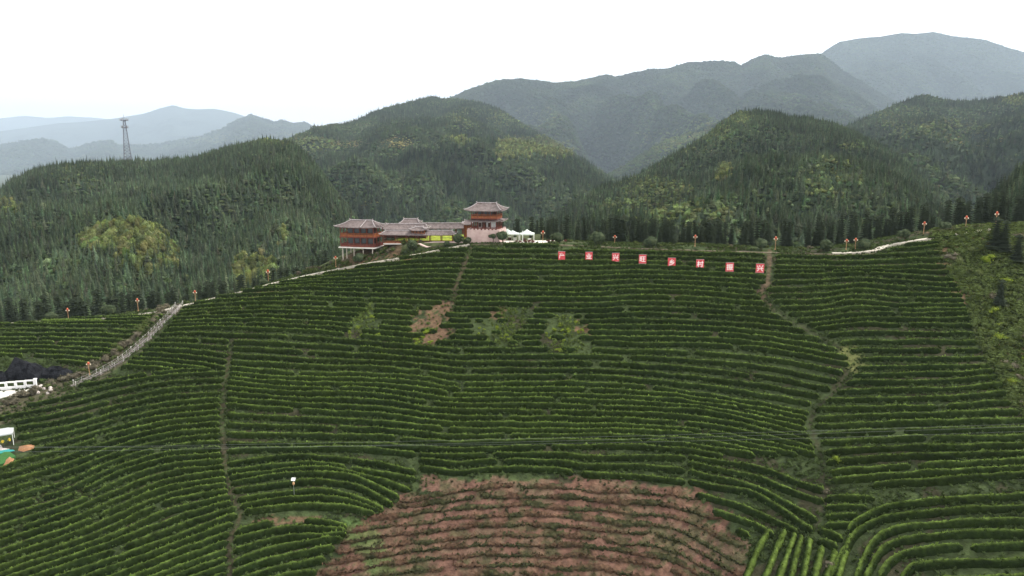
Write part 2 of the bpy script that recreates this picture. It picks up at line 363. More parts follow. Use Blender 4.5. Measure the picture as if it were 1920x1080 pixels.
def trunk_mb(h, r, lean=0.0):
    m = MB(); m.tube([(0, 0, -.6), (0, 0, h * .3), (lean, 0, h * .65), (lean, 0, h)], [r * 1.2, r, r * .7, r * .25], 6); return m
LIB = bpy.data.collections.new('tree_library')
def lib(name, VF):
    me = bpy.data.meshes.new(name); fill_mesh(me, VF[0], VF[1]); me.materials.append(M_leafi)
    o = bpy.data.objects.new(name, me); LIB.objects.link(o); return o
# sorted by name: indices follow this order
lib('a_fir', fir_mesh(9, 2.6, 13, 7, 1)); lib('b_fir', fir_mesh(10, 2.2, 14, 6, 2)); lib('c_fir', fir_mesh(8, 2.7, 12, 7, 3))
lib('d_broadleaf', leaf_blob((2.7, 2.7, 2.6), 3.8, 200, 4, .55)); lib('e_broadleaf', leaf_blob((3.2, 2.8, 2.3), 3.6, 220, 5, .6)); 
lib('f_bamboo', leaf_blob((1.7, 1.7, 3.4), 5.0, 200, 6, .5, 3)); lib('g_clump', leaf_blob((5.5, 5.0, 3.6), 2.6, 260, 8, 1.0, 7)); lib('h_weed', leaf_blob((.32, .32, .22), .12, 14, 9, .17, 2, .5))
NG = bpy.data.node_groups.new('scatter_on_points', 'GeometryNodeTree')
NG.interface.new_socket('Geometry', in_out='INPUT', socket_type='NodeSocketGeometry'); NG.interface.new_socket('Geometry', in_out='OUTPUT', socket_type='NodeSocketGeometry')
gi = NG.nodes.new('NodeGroupInput'); go = NG.nodes.new('NodeGroupOutput'); ip = NG.nodes.new('GeometryNodeInstanceOnPoints'); ci = NG.nodes.new('GeometryNodeCollectionInfo')
ci.inputs['Collection'].default_value = LIB; ci.inputs['Separate Children'].default_value = True; ci.inputs['Reset Children'].default_value = True
def na(nm, ty):
    x = NG.nodes.new('GeometryNodeInputNamedAttribute'); x.data_type = ty; x.inputs[0].default_value = nm; return [s for s in x.outputs if s.enabled and s.name == 'Attribute'][0]
ip.inputs['Pick Instance'].default_value = True
NG.links.new(gi.outputs[0], ip.inputs['Points']); NG.links.new(ci.outputs[0], ip.inputs['Instance']); NG.links.new(na('idx', 'INT'), ip.inputs['Instance Index'])
NG.links.new(na('rot', 'FLOAT_VECTOR'), ip.inputs['Rotation']); NG.links.new(na('scl', 'FLOAT_VECTOR'), ip.inputs['Scale']); NG.links.new(ip.outputs[0], go.inputs[0])
def scatter(name, P, idx, scl, tint, label, cat):
    n = len(P); me = bpy.data.meshes.new(name); me.vertices.add(n); me.vertices.foreach_set('co', np.asarray(P, np.float32).ravel())
    a = me.attributes.new('idx', 'INT', 'POINT'); a.data.foreach_set('value', np.asarray(idx, np.int32))
    rt = np.stack([rng.normal(0, .04, n), rng.normal(0, .04, n), rng.uniform(0, 6.283, n)], 1).astype(np.float32)
    a = me.attributes.new('rot', 'FLOAT_VECTOR', 'POINT'); a.data.foreach_set('vector', rt.ravel())
    sc = np.stack([scl * rng.uniform(.85, 1.15, n), scl * rng.uniform(.85, 1.15, n), scl * rng.uniform(.85, 1.2, n)], 1).astype(np.float32)
    a = me.attributes.new('scl', 'FLOAT_VECTOR', 'POINT'); a.data.foreach_set('vector', sc.ravel())
    a = me.attributes.new('tint', 'FLOAT_COLOR', 'POINT'); a.data.foreach_set('color', np.concatenate([tint, np.ones((n, 1))], 1).astype(np.float32).ravel())
    o = bpy.data.objects.new(name, me); COL.objects.link(o); md = o.modifiers.new('scatter', 'NODES'); md.node_group = NG
    me.materials.append(M_leafi); tag(o, label, cat, None, 'stuff'); return o

# ================================================================ MOUNTAINS
LIGHT = [  # lighter growth traced in the photograph: u, v, ru, rv, kind (1 bamboo, 2 pale field, 3 light broadleaf), density
 (235,442,80,28,1,.95),(280,475,60,34,1,.5),(470,505,36,30,1,.8),(531,447,6,20,1,.9),(505,500,10,20,1,.9),(180,452,40,12,1,.8),(540,262,60,12,3,.8),(600,274,40,14,3,.8),(430,262,70,8,3,.8),
 (1000,272,70,14,1,.9),(1045,285,35,12,1,.9),(960,285,35,22,1,.5),(864,266,18,7,1,.8),(745,268,36,12,2,1),(650,268,50,6,2,.9),(680,380,40,10,2,.5),(870,225,30,22,3,.6),(980,220,70,22,3,.4),
 (1358,320,12,16,1,.9),(1240,365,60,40,3,.55),(1290,395,80,28,3,.6),(1200,345,50,18,3,.5),(1180,385,60,18,3,.5),(1600,272,24,8,3,.8),(1560,330,60,40,3,.3),(1790,240,70,16,3,.7),(1830,262,60,12,2,.5),(1905,187,30,8,1,.7),(1380,215,30,14,3,.7),
 (1330,245,40,22,3,.5),(1700,230,50,30,3,.4),(1250,262,60,24,3,.5),(1290,270,50,16,2,.3),(150,320,60,30,3,.35),(10,385,25,14,1,.5)]
KC = {0: (0.054, 0.074, 0.043), 1: (0.115, 0.135, 0.052), 2: (0.20, 0.18, 0.085), 3: (0.105, 0.130, 0.055)}
def layer(name, crest, foot, Dc, Df, label, nu=260, nt=110, amp=12, L=90, n_tr=0, tscale=1.0, broad=.35, seed=0, u0=None, u1=None, base=(0.03, 0.042, 0.024), th=6.0, clump=False, pw=.9, sil=0.0, K=1.5):
    Dc = [(a, b * K) for a, b in Dc]; Df = [(a, b * (K if b > 400 else 1)) for a, b in Df]; amp *= K; L *= K; th *= (1 + K) / 2; tscale *= (1 + K) / 2; sil *= K
    uL, uR = crest[0][0], crest[-1][0]
    if uL <= -300: crest = [(-1700, crest[0][1] - 15), (-900, crest[0][1] + 12)] + crest; nu = int(nu * 1.5)
    if uR >= 2200: crest = crest + [(3200, crest[-1][1] + 20)]; nu = int(nu * 1.3)
    cu = [c[0] for c in crest]; u0 = u0 if u0 is not None else cu[0]; u1 = u1 if u1 is not None else cu[-1]
    U = np.linspace(u0, u1, nu); vc = np.interp(U, cu, [c[1] for c in crest]); vf = np.interp(U, [c[0] for c in foot], [c[1] for c in foot])
    dc = np.interp(U, [c[0] for c in Dc], [c[1] for c in Dc]); df = np.interp(U, [c[0] for c in Df], [c[1] for c in Df])
    Pc = at(U, vc, dc); Pc[:, 2] -= th * .75; Pf = at(U, vf, df)
    Pc[:, 2] += (fbm(U / 30, U * 0, seed + 5, 3) - .5) * sil
    tt = np.concatenate([[-.35, -.15, -.06, -.02], np.linspace(0, 1, nt) ** 1.15])
    T = tt[:, None]; P = Pc[None] * (1 - T[..., None]) + Pf[None] * T[..., None]
    Tp = np.clip(T, 0, 1); dz = (Pf[:, 2] - Pc[:, 2])[None]
    P[..., 2] = Pc[None, :, 2] + dz * Tp ** pw - np.where(T < 0, -T * np.abs(dz) * 1.2, 0)
    ws = np.clip((Tp - .02) / .30, 0, 1); w = ws * ws * (3 - 2 * ws) * np.clip((1 - Tp) / .25, 0, 1)
    X, Y = P[..., 0], P[..., 1]
    wx = X / L + (fbm(X / L / 2, Y / L / 2, seed, 2) - .5) * 1.4; wy = Y / (2.6 * L)
    rd = 1 - np.sqrt((2 * vn(wx, wy, seed + 1) - 1) ** 2 + .04); rd2 = 1 - np.sqrt((2 * vn(wx * 2.3, wy * 4.5, seed + 2) - 1) ** 2 + .08)
    P[..., 2] += w * amp * ((rd - .5) * 1.5 + (rd2 - .5) * .75 + (fbm(X / L * 3, Y / L * 3, seed + 3, 3) - .5) * .5)
    zl = CAM[2] + (Pc[None, :, 2] - CAM[2]) / Pc[None, :, 1] * Y - th * .9 * np.clip(Tp * 4, 0, 1)     # nothing on the near slope rises above its own crest line
    ss = amp * .45 * w + .01; P[..., 2] = np.where(T > 0, zl - ss * np.logaddexp(0, (zl - P[..., 2]) / ss), P[..., 2])
    n = fbm(X / L * 1.2, Y / L * 1.2, seed + 9, 4)[..., None]; tn = np.array(base) * (0.75 + .6 * n)
    o = obj_np(name, P.reshape(-1, 3), grid_faces(len(tt), nu), M_mount, None, True); tag(o, label, None, None, 'structure'); set_tone(o, tn)
    if n_tr:
        a = P[5:-1, :-1]; e1 = P[5:-1, 1:] - a; e2 = P[6:, :-1] - a; ar = np.linalg.norm(np.cross(e1, e2), axis=-1); ar = (ar * ((U[:-1] >= uL) & (U[:-1] <= uR))[None]).ravel()
        k = rng.choice(len(ar), n_tr, p=ar / ar.sum()); i, j = np.divmod(k, nu - 1); f1, f2 = rng.random(n_tr), rng.random(n_tr)
        Q = a[i, j] + e1[i, j] * f1[:, None] + e2[i, j] * f2[:, None]
        uu, vv = proj(Q + np.array([0, 0, 4.0])); keep = (uu > -240) & (uu < 2160) & (Q[:, 1] > 225)
        Q = Q[keep]; uu = uu[keep]; vv = vv[keep]; m = len(Q)
        kind = np.zeros(m, int); pn = fbm(Q[:, 0] / (L * .5), Q[:, 1] / (L * .5), seed + 13, 3); kind[rng.random(m) < broad * np.clip((pn - .3) * 4, 0, 1.6)] = 4
        for (a_, b_, ru, rv, kd, de) in LIGHT:
            mm = ((uu - a_ + rng.normal(0, 4, m)) / ru) ** 2 + ((vv - b_ + rng.normal(0, 2, m)) / rv) ** 2 < 1
            kind[mm & (rng.random(m) < de)] = kd
        tint = np.zeros((m, 3)); idx = np.zeros(m, int); sc = rng.uniform(.7, 1.25, m) * tscale
        sc[(kind == 4) | (kind == 3)] *= .72; f = kind == 0; tint[f] = KC[0]; idx[f] = rng.integers(0, 3, f.sum())
        f = kind == 4; tint[f] = (0.066, 0.090, 0.046); idx[f] = rng.integers(3, 5, f.sum())
        f = kind == 3; tint[f] = KC[3]; idx[f] = rng.integers(3, 5, f.sum())
        f = kind == 1; tint[f] = KC[1]; idx[f] = np.where(rng.random(f.sum()) < .5, 5, 3)
        f = kind == 2; tint[f] = KC[2]; idx[f] = 4; sc[f] *= .35
        if clump: idx[:] = np.where(rng.random(m) < .55, 6, idx)
        tint *= (np.exp(rng.normal(0, .14 if clump else .28, m))[:, None] * (1 + rng.normal(0, .07, (m, 3)))) * (0.45 + 1.1 * pn[:, None])
        scatter(name.replace('hill', 'forest').replace('mountain', 'forest'), Q - np.array([0, 0, .4]), idx, sc, tint, label.replace('slope', 'trees of slope')[:80] if False else 'dense mixed fir and broadleaf forest covering the ' + label, 'forest')
    return P
QK = 1.0
layer('distant_mountain', [(-300,226),(0,222),(45,217),(90,221),(130,218),(180,221),(300,235),(600,300)], [(-300,300),(600,330)], [(0,21000)], [(0,17500)], 'faintest pale blue mountain ridge at the far left', amp=260, L=1300, th=0, base=(0.03,0.04,0.03), seed=11, sil=8)
layer('distant_mountain', [(-300,250),(0,246),(60,238),(110,231),(150,229),(215,222),(270,213),(300,203),(325,197),(345,203),(370,205),(400,204),(425,208),(445,213),(520,240),(760,300)], [(-300,330),(760,330)], [(0,15000)], [(0,10500)], 'pale blue mountain with a rounded peak at the left', amp=240, L=1100, th=0, base=(0.03,0.04,0.03), seed=12, sil=6)
layer('distant_mountain', [(-300,290),(0,270),(40,263),(85,258),(105,263),(130,277),(150,272),(185,263),(205,262),(225,270),(270,270),(300,268),(330,262),(380,252),(420,238),(445,222),(470,212),(495,220),(510,226),(530,223),(550,228),(570,226),(590,240),(650,270),(850,330)],
      [(-300,420),(850,420)], [(0,8600)], [(0,4800)], 'hazy grey blue wooded ridges behind the signal mast', amp=150, L=520, nu=420, nt=160, n_tr=30000, tscale=4.2, clump=True, th=18, seed=13, sil=8)
layer('high_mountain', [(1300,160),(1450,125),(1540,98),(1560,84),(1575,76),(1610,70),(1650,66),(1690,60),(1720,61),(1750,57),(1790,66),(1850,73),(1890,87),(1920,96),(2000,110),(2100,130),(2400,150)],
      [(1300,400),(2400,400)], [(0,7600)], [(0,4300)], 'highest hazy blue mountain at the upper right', amp=560, L=700, nu=420, nt=200, n_tr=60000, tscale=2.5, clump=True, th=18, seed=14, pw=.85, broad=.5, sil=10)
layer('back_mountain', [(560,300),(700,240),(800,196),(850,178),(885,162),(930,147),(980,145),(1040,152),(1080,149),(1120,140),(1137,136),(1155,141),(1180,135),(1215,128),(1250,126),(1290,114),(1320,113),(1350,111),(1378,113),(1390,120),(1410,108),(1435,99),(1460,106),(1500,100),(1540,98),(1580,130),(1640,165),(1750,230),(1900,300)],
      [(560,420),(1900,420)], [(0,4300),(700,4300),(1540,5200),(1900,5200)], [(0,2100)], 'broad hazy wooded mountain behind the pagoda', amp=400, L=430, nu=480, nt=220, n_tr=90000, tscale=2.1, clump=True, th=14, seed=15, pw=.85, broad=.6, sil=6)
layer('middle_hill', [(480,290),(520,262),(560,246),(590,232),(620,229),(650,226),(675,218),(700,206),(730,196),(760,189),(790,181),(810,177),(830,181),(860,181),(900,188),(935,200),(960,215),(1000,240),(1050,270),(1090,292),(1120,312),(1150,330),(1180,350),(1250,400)],
      [(480,440),(650,460),(1250,470)], [(480,1300),(590,1500),(810,2300),(950,2000),(1150,1300),(1250,1000)], [(0,620)], 'dark wooded hill rising behind the timber pavilions', amp=135, L=170, nu=420, nt=200, n_tr=60000, tscale=1.3, th=10, seed=16, broad=.55, pw=.8)
layer('middle_hill', [(700,330),(770,300),(830,283),(880,264),(920,258),(960,260),(1010,268),(1050,278),(1080,290),(1110,312),(1150,345),(1200,390)],
      [(700,470),(1200,475)], [(700,900),(900,1250),(1200,900)], [(0,560)], 'nearer wooded spur with a bamboo crest behind the pagoda', amp=42, L=130, nu=260, nt=140, n_tr=15000, tscale=1.1, th=9, seed=26, broad=.5, pw=.85)
layer('middle_hill', [(1040,400),(1100,345),(1150,318),(1200,288),(1240,262),(1290,246),(1330,232),(1380,216),(1450,215),(1600,260)],
      [(1040,470),(1600,470)], [(0,2400)], [(0,1200)], 'lighter green ridge showing between the cone hill and the back mountain', amp=70, L=220, nu=200, nt=110, n_tr=14000, tscale=1.7, th=10, seed=27, broad=1.0, pw=.9, clump=True)
layer('right_back_hill', [(1480,290),(1560,240),(1600,225),(1640,206),(1680,190),(1710,178),(1735,171),(1770,180),(1800,184),(1850,181),(1890,174),(1920,170),(2000,165),(2200,170)],
      [(1480,460),(2200,460)], [(1480,1100),(1735,1500),(2200,1300)], [(0,520)], 'wooded hill with pale spurs at the right edge', amp=78, L=130, nu=300, nt=160, n_tr=32000, tscale=1.15, th=10, seed=17, broad=.55, pw=.8)
layer('cone_hill', [(960,440),(1000,420),(1060,388),(1100,362),(1130,346),(1165,336),(1200,322),(1230,304),(1260,286),(1300,264),(1330,244),(1355,222),(1385,203),(1420,202),(1450,205),(1480,214),(1520,216),(1560,225),(1600,240),(1650,268),(1700,300),(1740,338),(1780,376),(1850,430)],
      [(960,470),(1850,475)], [(960,420),(1200,620),(1385,760),(1520,760),(1700,600),(1850,420)], [(0,310)], 'cone shaped wooded hill right of the pagoda', K=1.35, amp=40, L=75, nu=360, nt=180, n_tr=36000, tscale=.7, th=6, seed=18, broad=.35, pw=.85)
layer('left_hill', [(-300,470),(-120,410),(-20,362),(0,352),(20,334),(60,314),(120,300),(200,296),(280,296),(360,291),(430,270),(500,253),(550,262),(590,300),(640,370),(690,430),(760,480)],
      [(-300,655),(330,650),(500,590),(640,530),(760,500)], [(-300,560),(0,640),(280,700),(500,760),(620,560),(760,420)], [(-300,235),(500,235),(760,250)], 'dark fir covered hill on the left', K=1.25, amp=28, L=95, nu=380, nt=200, n_tr=38000, tscale=.76, th=7, seed=19, broad=.28, pw=.9)
layer('right_near_hill', [(1740,455),(1800,420),(1840,385),(1870,350),(1900,325),(1930,300),(1990,265),(2200,200)], [(1740,485),(2200,470)], [(1740,300),(1900,330),(2200,340)], [(0,232)],
      'dark near slope of tall firs at the right edge', K=1.0, amp=6, L=40, nu=120, nt=70, n_tr=2600, tscale=.9, th=7, seed=20, broad=.2)
# ---------------------------------------------------------------- haze
hz = MB(); hz.box((0, 17900, 1250), (90000, 37000, 2750)); HZ = hz.build('haze', mat('haze', (1, 1, 1)))
n = HZ.data.materials[0].node_tree; n.nodes.clear(); ho = n.nodes.new('ShaderNodeOutputMaterial'); pv_ = n.nodes.new('ShaderNodeVolumePrincipled')
pv_.inputs['Color'].default_value = (0.68, 0.83, 1.0, 1); pv_.inputs['Density'].default_value = 4.8e-5; pv_.inputs['Anisotropy'].default_value = 0.0
n.links.new(pv_.outputs[0], ho.inputs['Volume']); tag(HZ, 'pale blue daylight haze over the whole valley', None, None, 'stuff')
# ================================================================ TEA HEDGES
def spl(P, n):
    """smooth curve through points"""
    P = np.array(P, float); m = len(P); s = np.linspace(0, m - 1.0001, n); i = s.astype(int); t = (s - i)[:, None]
    g = lambda k: P[np.clip(k, 0, m - 1)]
    a, b, c, d = g(i - 1), g(i), g(i + 1), g(i + 2)
    return .5 * (2 * b + (c - a) * t + (2 * a - 5 * b + 4 * c - d) * t ** 2 + (3 * b - a - 3 * c + d) * t ** 3)
def ufam(us, guides, n0=None, n1=None, step=1.0):
    ns = [g[0] for g in guides]; V = np.array([g[1] for g in guides], float); us = list(us)
    if us[0] < -70:      # rows run on beyond the left edge of the picture
        V = np.concatenate([V[:, :1] + (V[:, :1] - V[:, 1:2]) * 2.2, V], 1); us = [us[0] - 260] + us
    n0 = ns[0] if n0 is None else n0; n1 = ns[-1] if n1 is None else n1; out = []
    k = 0
    for n in np.arange(n0, n1 + 1e-6, step):
        v = [np.interp(n, ns, V[:, j]) for j in range(len(us))]
        out.append((n, spl(np.stack([us, v], 1), 700)))
    return out
fams = []
U_us = [-90, 0, 100, 220, 340]
fams.append(('U', ufam(U_us, [(-1,[602,601,600,597,593]),(0,[606,605,604,601,597]),(2,[613,612,612,613,617]),(4,[629,629,629,631,637]),(8,[660,660,661,670,688]),(11,[684,683,688,704,722])])))
M_us = [150, 330, 430, 560, 700, 793, 860, 960, 1100, 1200, 1325, 1450, 1620]
fams.append(('M', ufam(M_us, [
 (-1,[560,538,520,492,468,452,450,452,455,457,460,462,466]),
 (0,[566,545,528,500,477,462,460,462,464,466,469,471,476]),
 (9,[588,562,550,543,545,547,549,551,553,547,552,562,575]),
 (18,[634,619,618,622,634,642,645,645,645,648,650,660,692]),
 (24,[668,680,693,703,705,711,723,722,722,728,745,765,800]),
 (28,[700,712,728,740,742,755,761,762,765,768,776,803,845]),
 (31,[735,748,762,772,780,791,797,798,800,803,812,838,880]),
 (35,[800,815,835,835,837,843,846,843,840,840,853,875,915])])))
L_us = [-80, 0, 126, 220, 315, 412, 460]
fams.append(('L', ufam(L_us, [(-4,[772,755,730,714,700,694,692]),(-3,[795,775,748,725,708,702,700]),(0,[836,814,792,767,748,741,739]),(4,[910,882,845,817,795,786,784]),(10,[1010,976,938,893,865,855,851]),
 (16,[1105,1068,1026,989,945,926,918]),(19,[1150,1110,1066,1034,1000,964,950]),(23,[1215,1175,1134,1098,1062,1025,1008]),(27,[1270,1240,1195,1160,1120,1085,1065])])))
N_us = [410, 430, 500, 547, 610, 680, 780]
fams.append(('N', [(k, spl(np.stack([N_us, v], 1), 400)) for k, v in enumerate([[852,849,845,844,844,845,854],[877,872,864,859,861,868,888],[893,888,879,874,874,886,901],[904,899,889,883,882,895,925],[916,911,898,893,891,904,955],[930,924,915,909,906,921,975],[950,944,932,926,922,942,985],[962,957,945,938,938,950,990],[975,968,958,952,953,960,990]])]))
Q_us = [780, 860, 927, 1043, 1093, 1200, 1285]
fams.append(('Q', [(k, spl(np.stack([Q_us, v], 1), 400)) for k, v in enumerate([[857,858,856,856,860,860,862],[864,873,868,870,877,878,886],[880,888,882,884,892,897,907]])]))
P_us = [1285, 1325, 1380, 1422, 1463, 1505, 1550]
fams.append(('P', [(k, spl(np.stack([P_us, v], 1), 400)) for k, v in enumerate([[858,866,874,883,895,912,925],[870,880,891,900,917,932,946],[886,896,908,920,941,965,990],[903,913,922,934,958,989,1012],[925,935,950,968,985,1008,1030],[940,955,975,992,1015,1040,1070],[958,975,997,1020,1050,1080,1110]])]))
R_us = [1430, 1531, 1609, 1700, 1790, 1850, 1930, 2020]
fams.append(('R', ufam(R_us, [(-3,[445,446,446,444,438,434,430,426]),(0,[474,474,472,468,462,458,455,452]),(3,[500,504,505,502,500,498,495,493]),(5,[521,518,515,520,526,527,528,528]),(9.5,[574,573,562,570,570,571,571,571]),(12.5,[609,606,597,596,594,594,594,594]),
 (14,[627,619,611,612,614,615,616,616]),(19,[706,697,693,692,691,689,688,686]),(21.2,[736,727,724,722,720,713,705,700]),(24.7,[786,782,780,778,775,772,769,766]),(28.2,[845,837,832,828,827,827,827,827]),(31,[900,891,884,877,873,870,867,866]),(33,[935,923,918,908,902,897,893,892])])))
fams.append(('S2', [(k, spl([(1545,v+1),(1590,v-1),(x1,v)], 200)) for k, (v, x1) in enumerate([(938,1640),(955,1625),(972,1612),(988,1600)])]))
fams.append(('S2', [(4, spl([(1534,999),(1555,1003),(1580,1015)], 200)), (5, spl([(1530,1018),(1550,1021),(1570,1030)], 200))]))
fams.append(('C', [(k, spl(c, 500)) for k, c in enumerate([
 [(1590,1000),(1610,980),(1650,960),(1692,950),(1780,941),(1850,937),(1935,933),(2050,930)],
 [(1560,1085),(1585,1035),(1615,995),(1672,975),(1780,962),(1850,958),(1935,955),(2050,952)],
 [(1605,1090),(1624,1047),(1645,1015),(1692,993),(1780,985),(1850,983),(1935,981),(2050,978)],
 [(1625,1090),(1640,1055),(1665,1028),(1713,1014),(1780,1006),(1850,1005),(1935,1004),(2050,1003)],
 [(1650,1085),(1665,1062),(1690,1046),(1734,1037),(1780,1031),(1850,1029),(1935,1027),(2050,1026)],
 [(1690,1092),(1700,1079),(1715,1067),(1745,1062),(1780,1060),(1850,1059),(1935,1057),(2050,1056)],
 [(1700,1112),(1720,1102),(1740,1097),(1760,1094),(1780,1091),(1850,1089),(1935,1087),(2050,1086)]])]))
fams.append(('D', [(k, spl(c, 200)) for k, c in enumerate([[(1442,998),(1420,1035),(1395,1095)],[(1472,998),(1455,1035),(1430,1095)],[(1490,1004),(1475,1045),(1456,1095)],[(1503,1008),(1492,1045),(1480,1095)],
 [(1518,1014),(1512,1050),(1502,1095)],[(1541,1028),(1532,1060),(1524,1095)],[(1566,1036),(1556,1065),(1546,1095)],[(1592,1012),(1580,1050),(1568,1095)]])]))
S_us = [436, 491, 547, 602, 650]
fams.append(('S', [(k, spl(np.stack([S_us, v], 1), 300)) for k, v in enumerate([[1005,989,978,982,992],[1019,1005,995,996,1000],[1038,1022,1011,1008,1006],[1060,1040,1026,1018,1012],[1080,1060,1046,1035,1028],[1100,1078,1063,1054,1048],[1122,1098,1083,1074,1068]])]))
W_us = [600, 747, 867, 950, 1050, 1167, 1267, 1367, 1450]
fams.append(('W', ufam(W_us, [(0,[955,938,918,910,914,921,927,955,990]),(1,[970,948,934,928,932,941,948,980,1020]),(3,[1003,982,968,963,966,978,988,1042,1095]),(6,[1055,1034,1022,1018,1020,1032,1052,1108,1160]),(10,[1130,1110,1098,1094,1097,1108,1130,1190,1240])])))
ZN = {'U': [(-340,625),(-90,612),(0,610),(66,606),(86,603),(120,600),(200,596),(300,585),(316,586),(262,628),(212,668),(170,686),(150,700),(-90,700),(-340,720)],
 'M': [(338,582),(348,575),(420,556),(500,538),(560,524),(640,508),(700,496),(780,479),(830,468),(872,462),(1000,461),(1200,468),(1435,475),(1437,530),(1418,548),(1443,582),(1474,603),(1524,632),(1566,653),(1598,680),(1584,703),(1557,733),(1522,762),(1510,795),(1530,850),(1540,900),(1500,920),(170,920),(150,720),(196,704),(226,690),(262,664),(292,638),(320,606)],
 'L': [(-340,930),(-90,815),(0,785),(60,760),(120,737),(190,708),(240,690),(300,692),(424,696),(415,740),(412,800),(416,850),(423,890),(429,930),(449,962),(438,985),(428,1010),(425,1110),(-340,1110)],
 'N': [(424,830),(427,890),(437,930),(458,965),(500,968),(597,968),(690,970),(790,960),(790,840),(424,840)],
 'Q': [(785,840),(1290,840),(1290,920),(785,920)], 'P': [(1290,840),(1535,840),(1550,900),(1545,945),(1525,1000),(1440,1010),(1290,1010)],
 'R': [(1455,474),(1478,478),(1560,477),(1640,477),(1700,459),(1745,448),(1830,432),(1834,440),(1760,450),(1764,480),(1780,512),(1801,546),(1815,585),(1829,640),(1849,680),(1879,720),(1897,760),(1932,795),(2080,900),(2080,915),(1560,915),(1552,900),(1545,850),(1526,800),(1528,770),(1572,735),(1600,705),(1616,680),(1580,650),(1536,624),(1486,598),(1450,570),(1436,546),(1448,530),(1452,500)],
 'S': [(440,985),(500,985),(610,975),(655,985),(650,1005),(620,1040),(605,1060),(570,1110),(434,1110)], 'W': SOIL}
CANOPY = [(-90,786),(0,790),(30,796),(34,834),(70,836),(64,846),(26,868),(-90,900)]
TARPZ = [(-90,672),(60,668),(128,684),(150,690),(150,705),(-90,705)]
def clear(fam, u, v, k):
    ok = np.ones(len(u), bool)
    if fam in ZN: ok &= inpoly(u, v, ZN[fam])
    if fam == 'L': ok &= ~inpoly(u, v, CANOPY)
    if fam == 'U': ok &= ~inpoly(u, v, TARPZ)
    if fam in 'NQP': ok &= ~inpoly(u, v, SOIL)
    if fam in ('L', 'S'): pass
    if fam == 'M':
        ok &= ~((u < 424) & (v > 696)); ok &= ~((u < 436) & (v > 640) & (u > lx(T1P, v) - 2) & (u < lx(T1P, v) + 3))
        ok &= ~((v > 700) & (u < lx(T1P, v) + 4))
        pj = (fbm(u / 14, u * 0 + k * 7.1, 87, 2) - .5)
        for p in PATCH: ok &= ~(inpoly(u + pj * 46, v, p) & (vn(u / 11, u * 0 + k * 3.3, 88) > .47))
        ok &= ~((v < 585) & (np.abs(u - lx(KP, v)) < 2.6))
        ok &= ~((v > 800) & (u > 1290) & (v > 858))
    return ok
def runs(ok):
    d = np.diff(np.concatenate([[0], ok.astype(int), [0]])); return list(zip(np.where(d == 1)[0], np.where(d == -1)[0]))
def resample(P, ds):
    s = np.concatenate([[0], np.cumsum(np.linalg.norm(np.diff(P[:, :2], axis=0), axis=1))]); n = max(3, int(s[-1] / ds) + 1)
    q = np.linspace(0, s[-1], n); return np.stack([np.interp(q, s, P[:, k]) for k in range(3)], 1), s[-1]
PROF = np.array([(-.66, -.25), (-.64, .30), (-.50, .62), (-.22, .78), (.10, .80), (.40, .68), (.60, .36), (.66, -.05), (.64, -.75)])
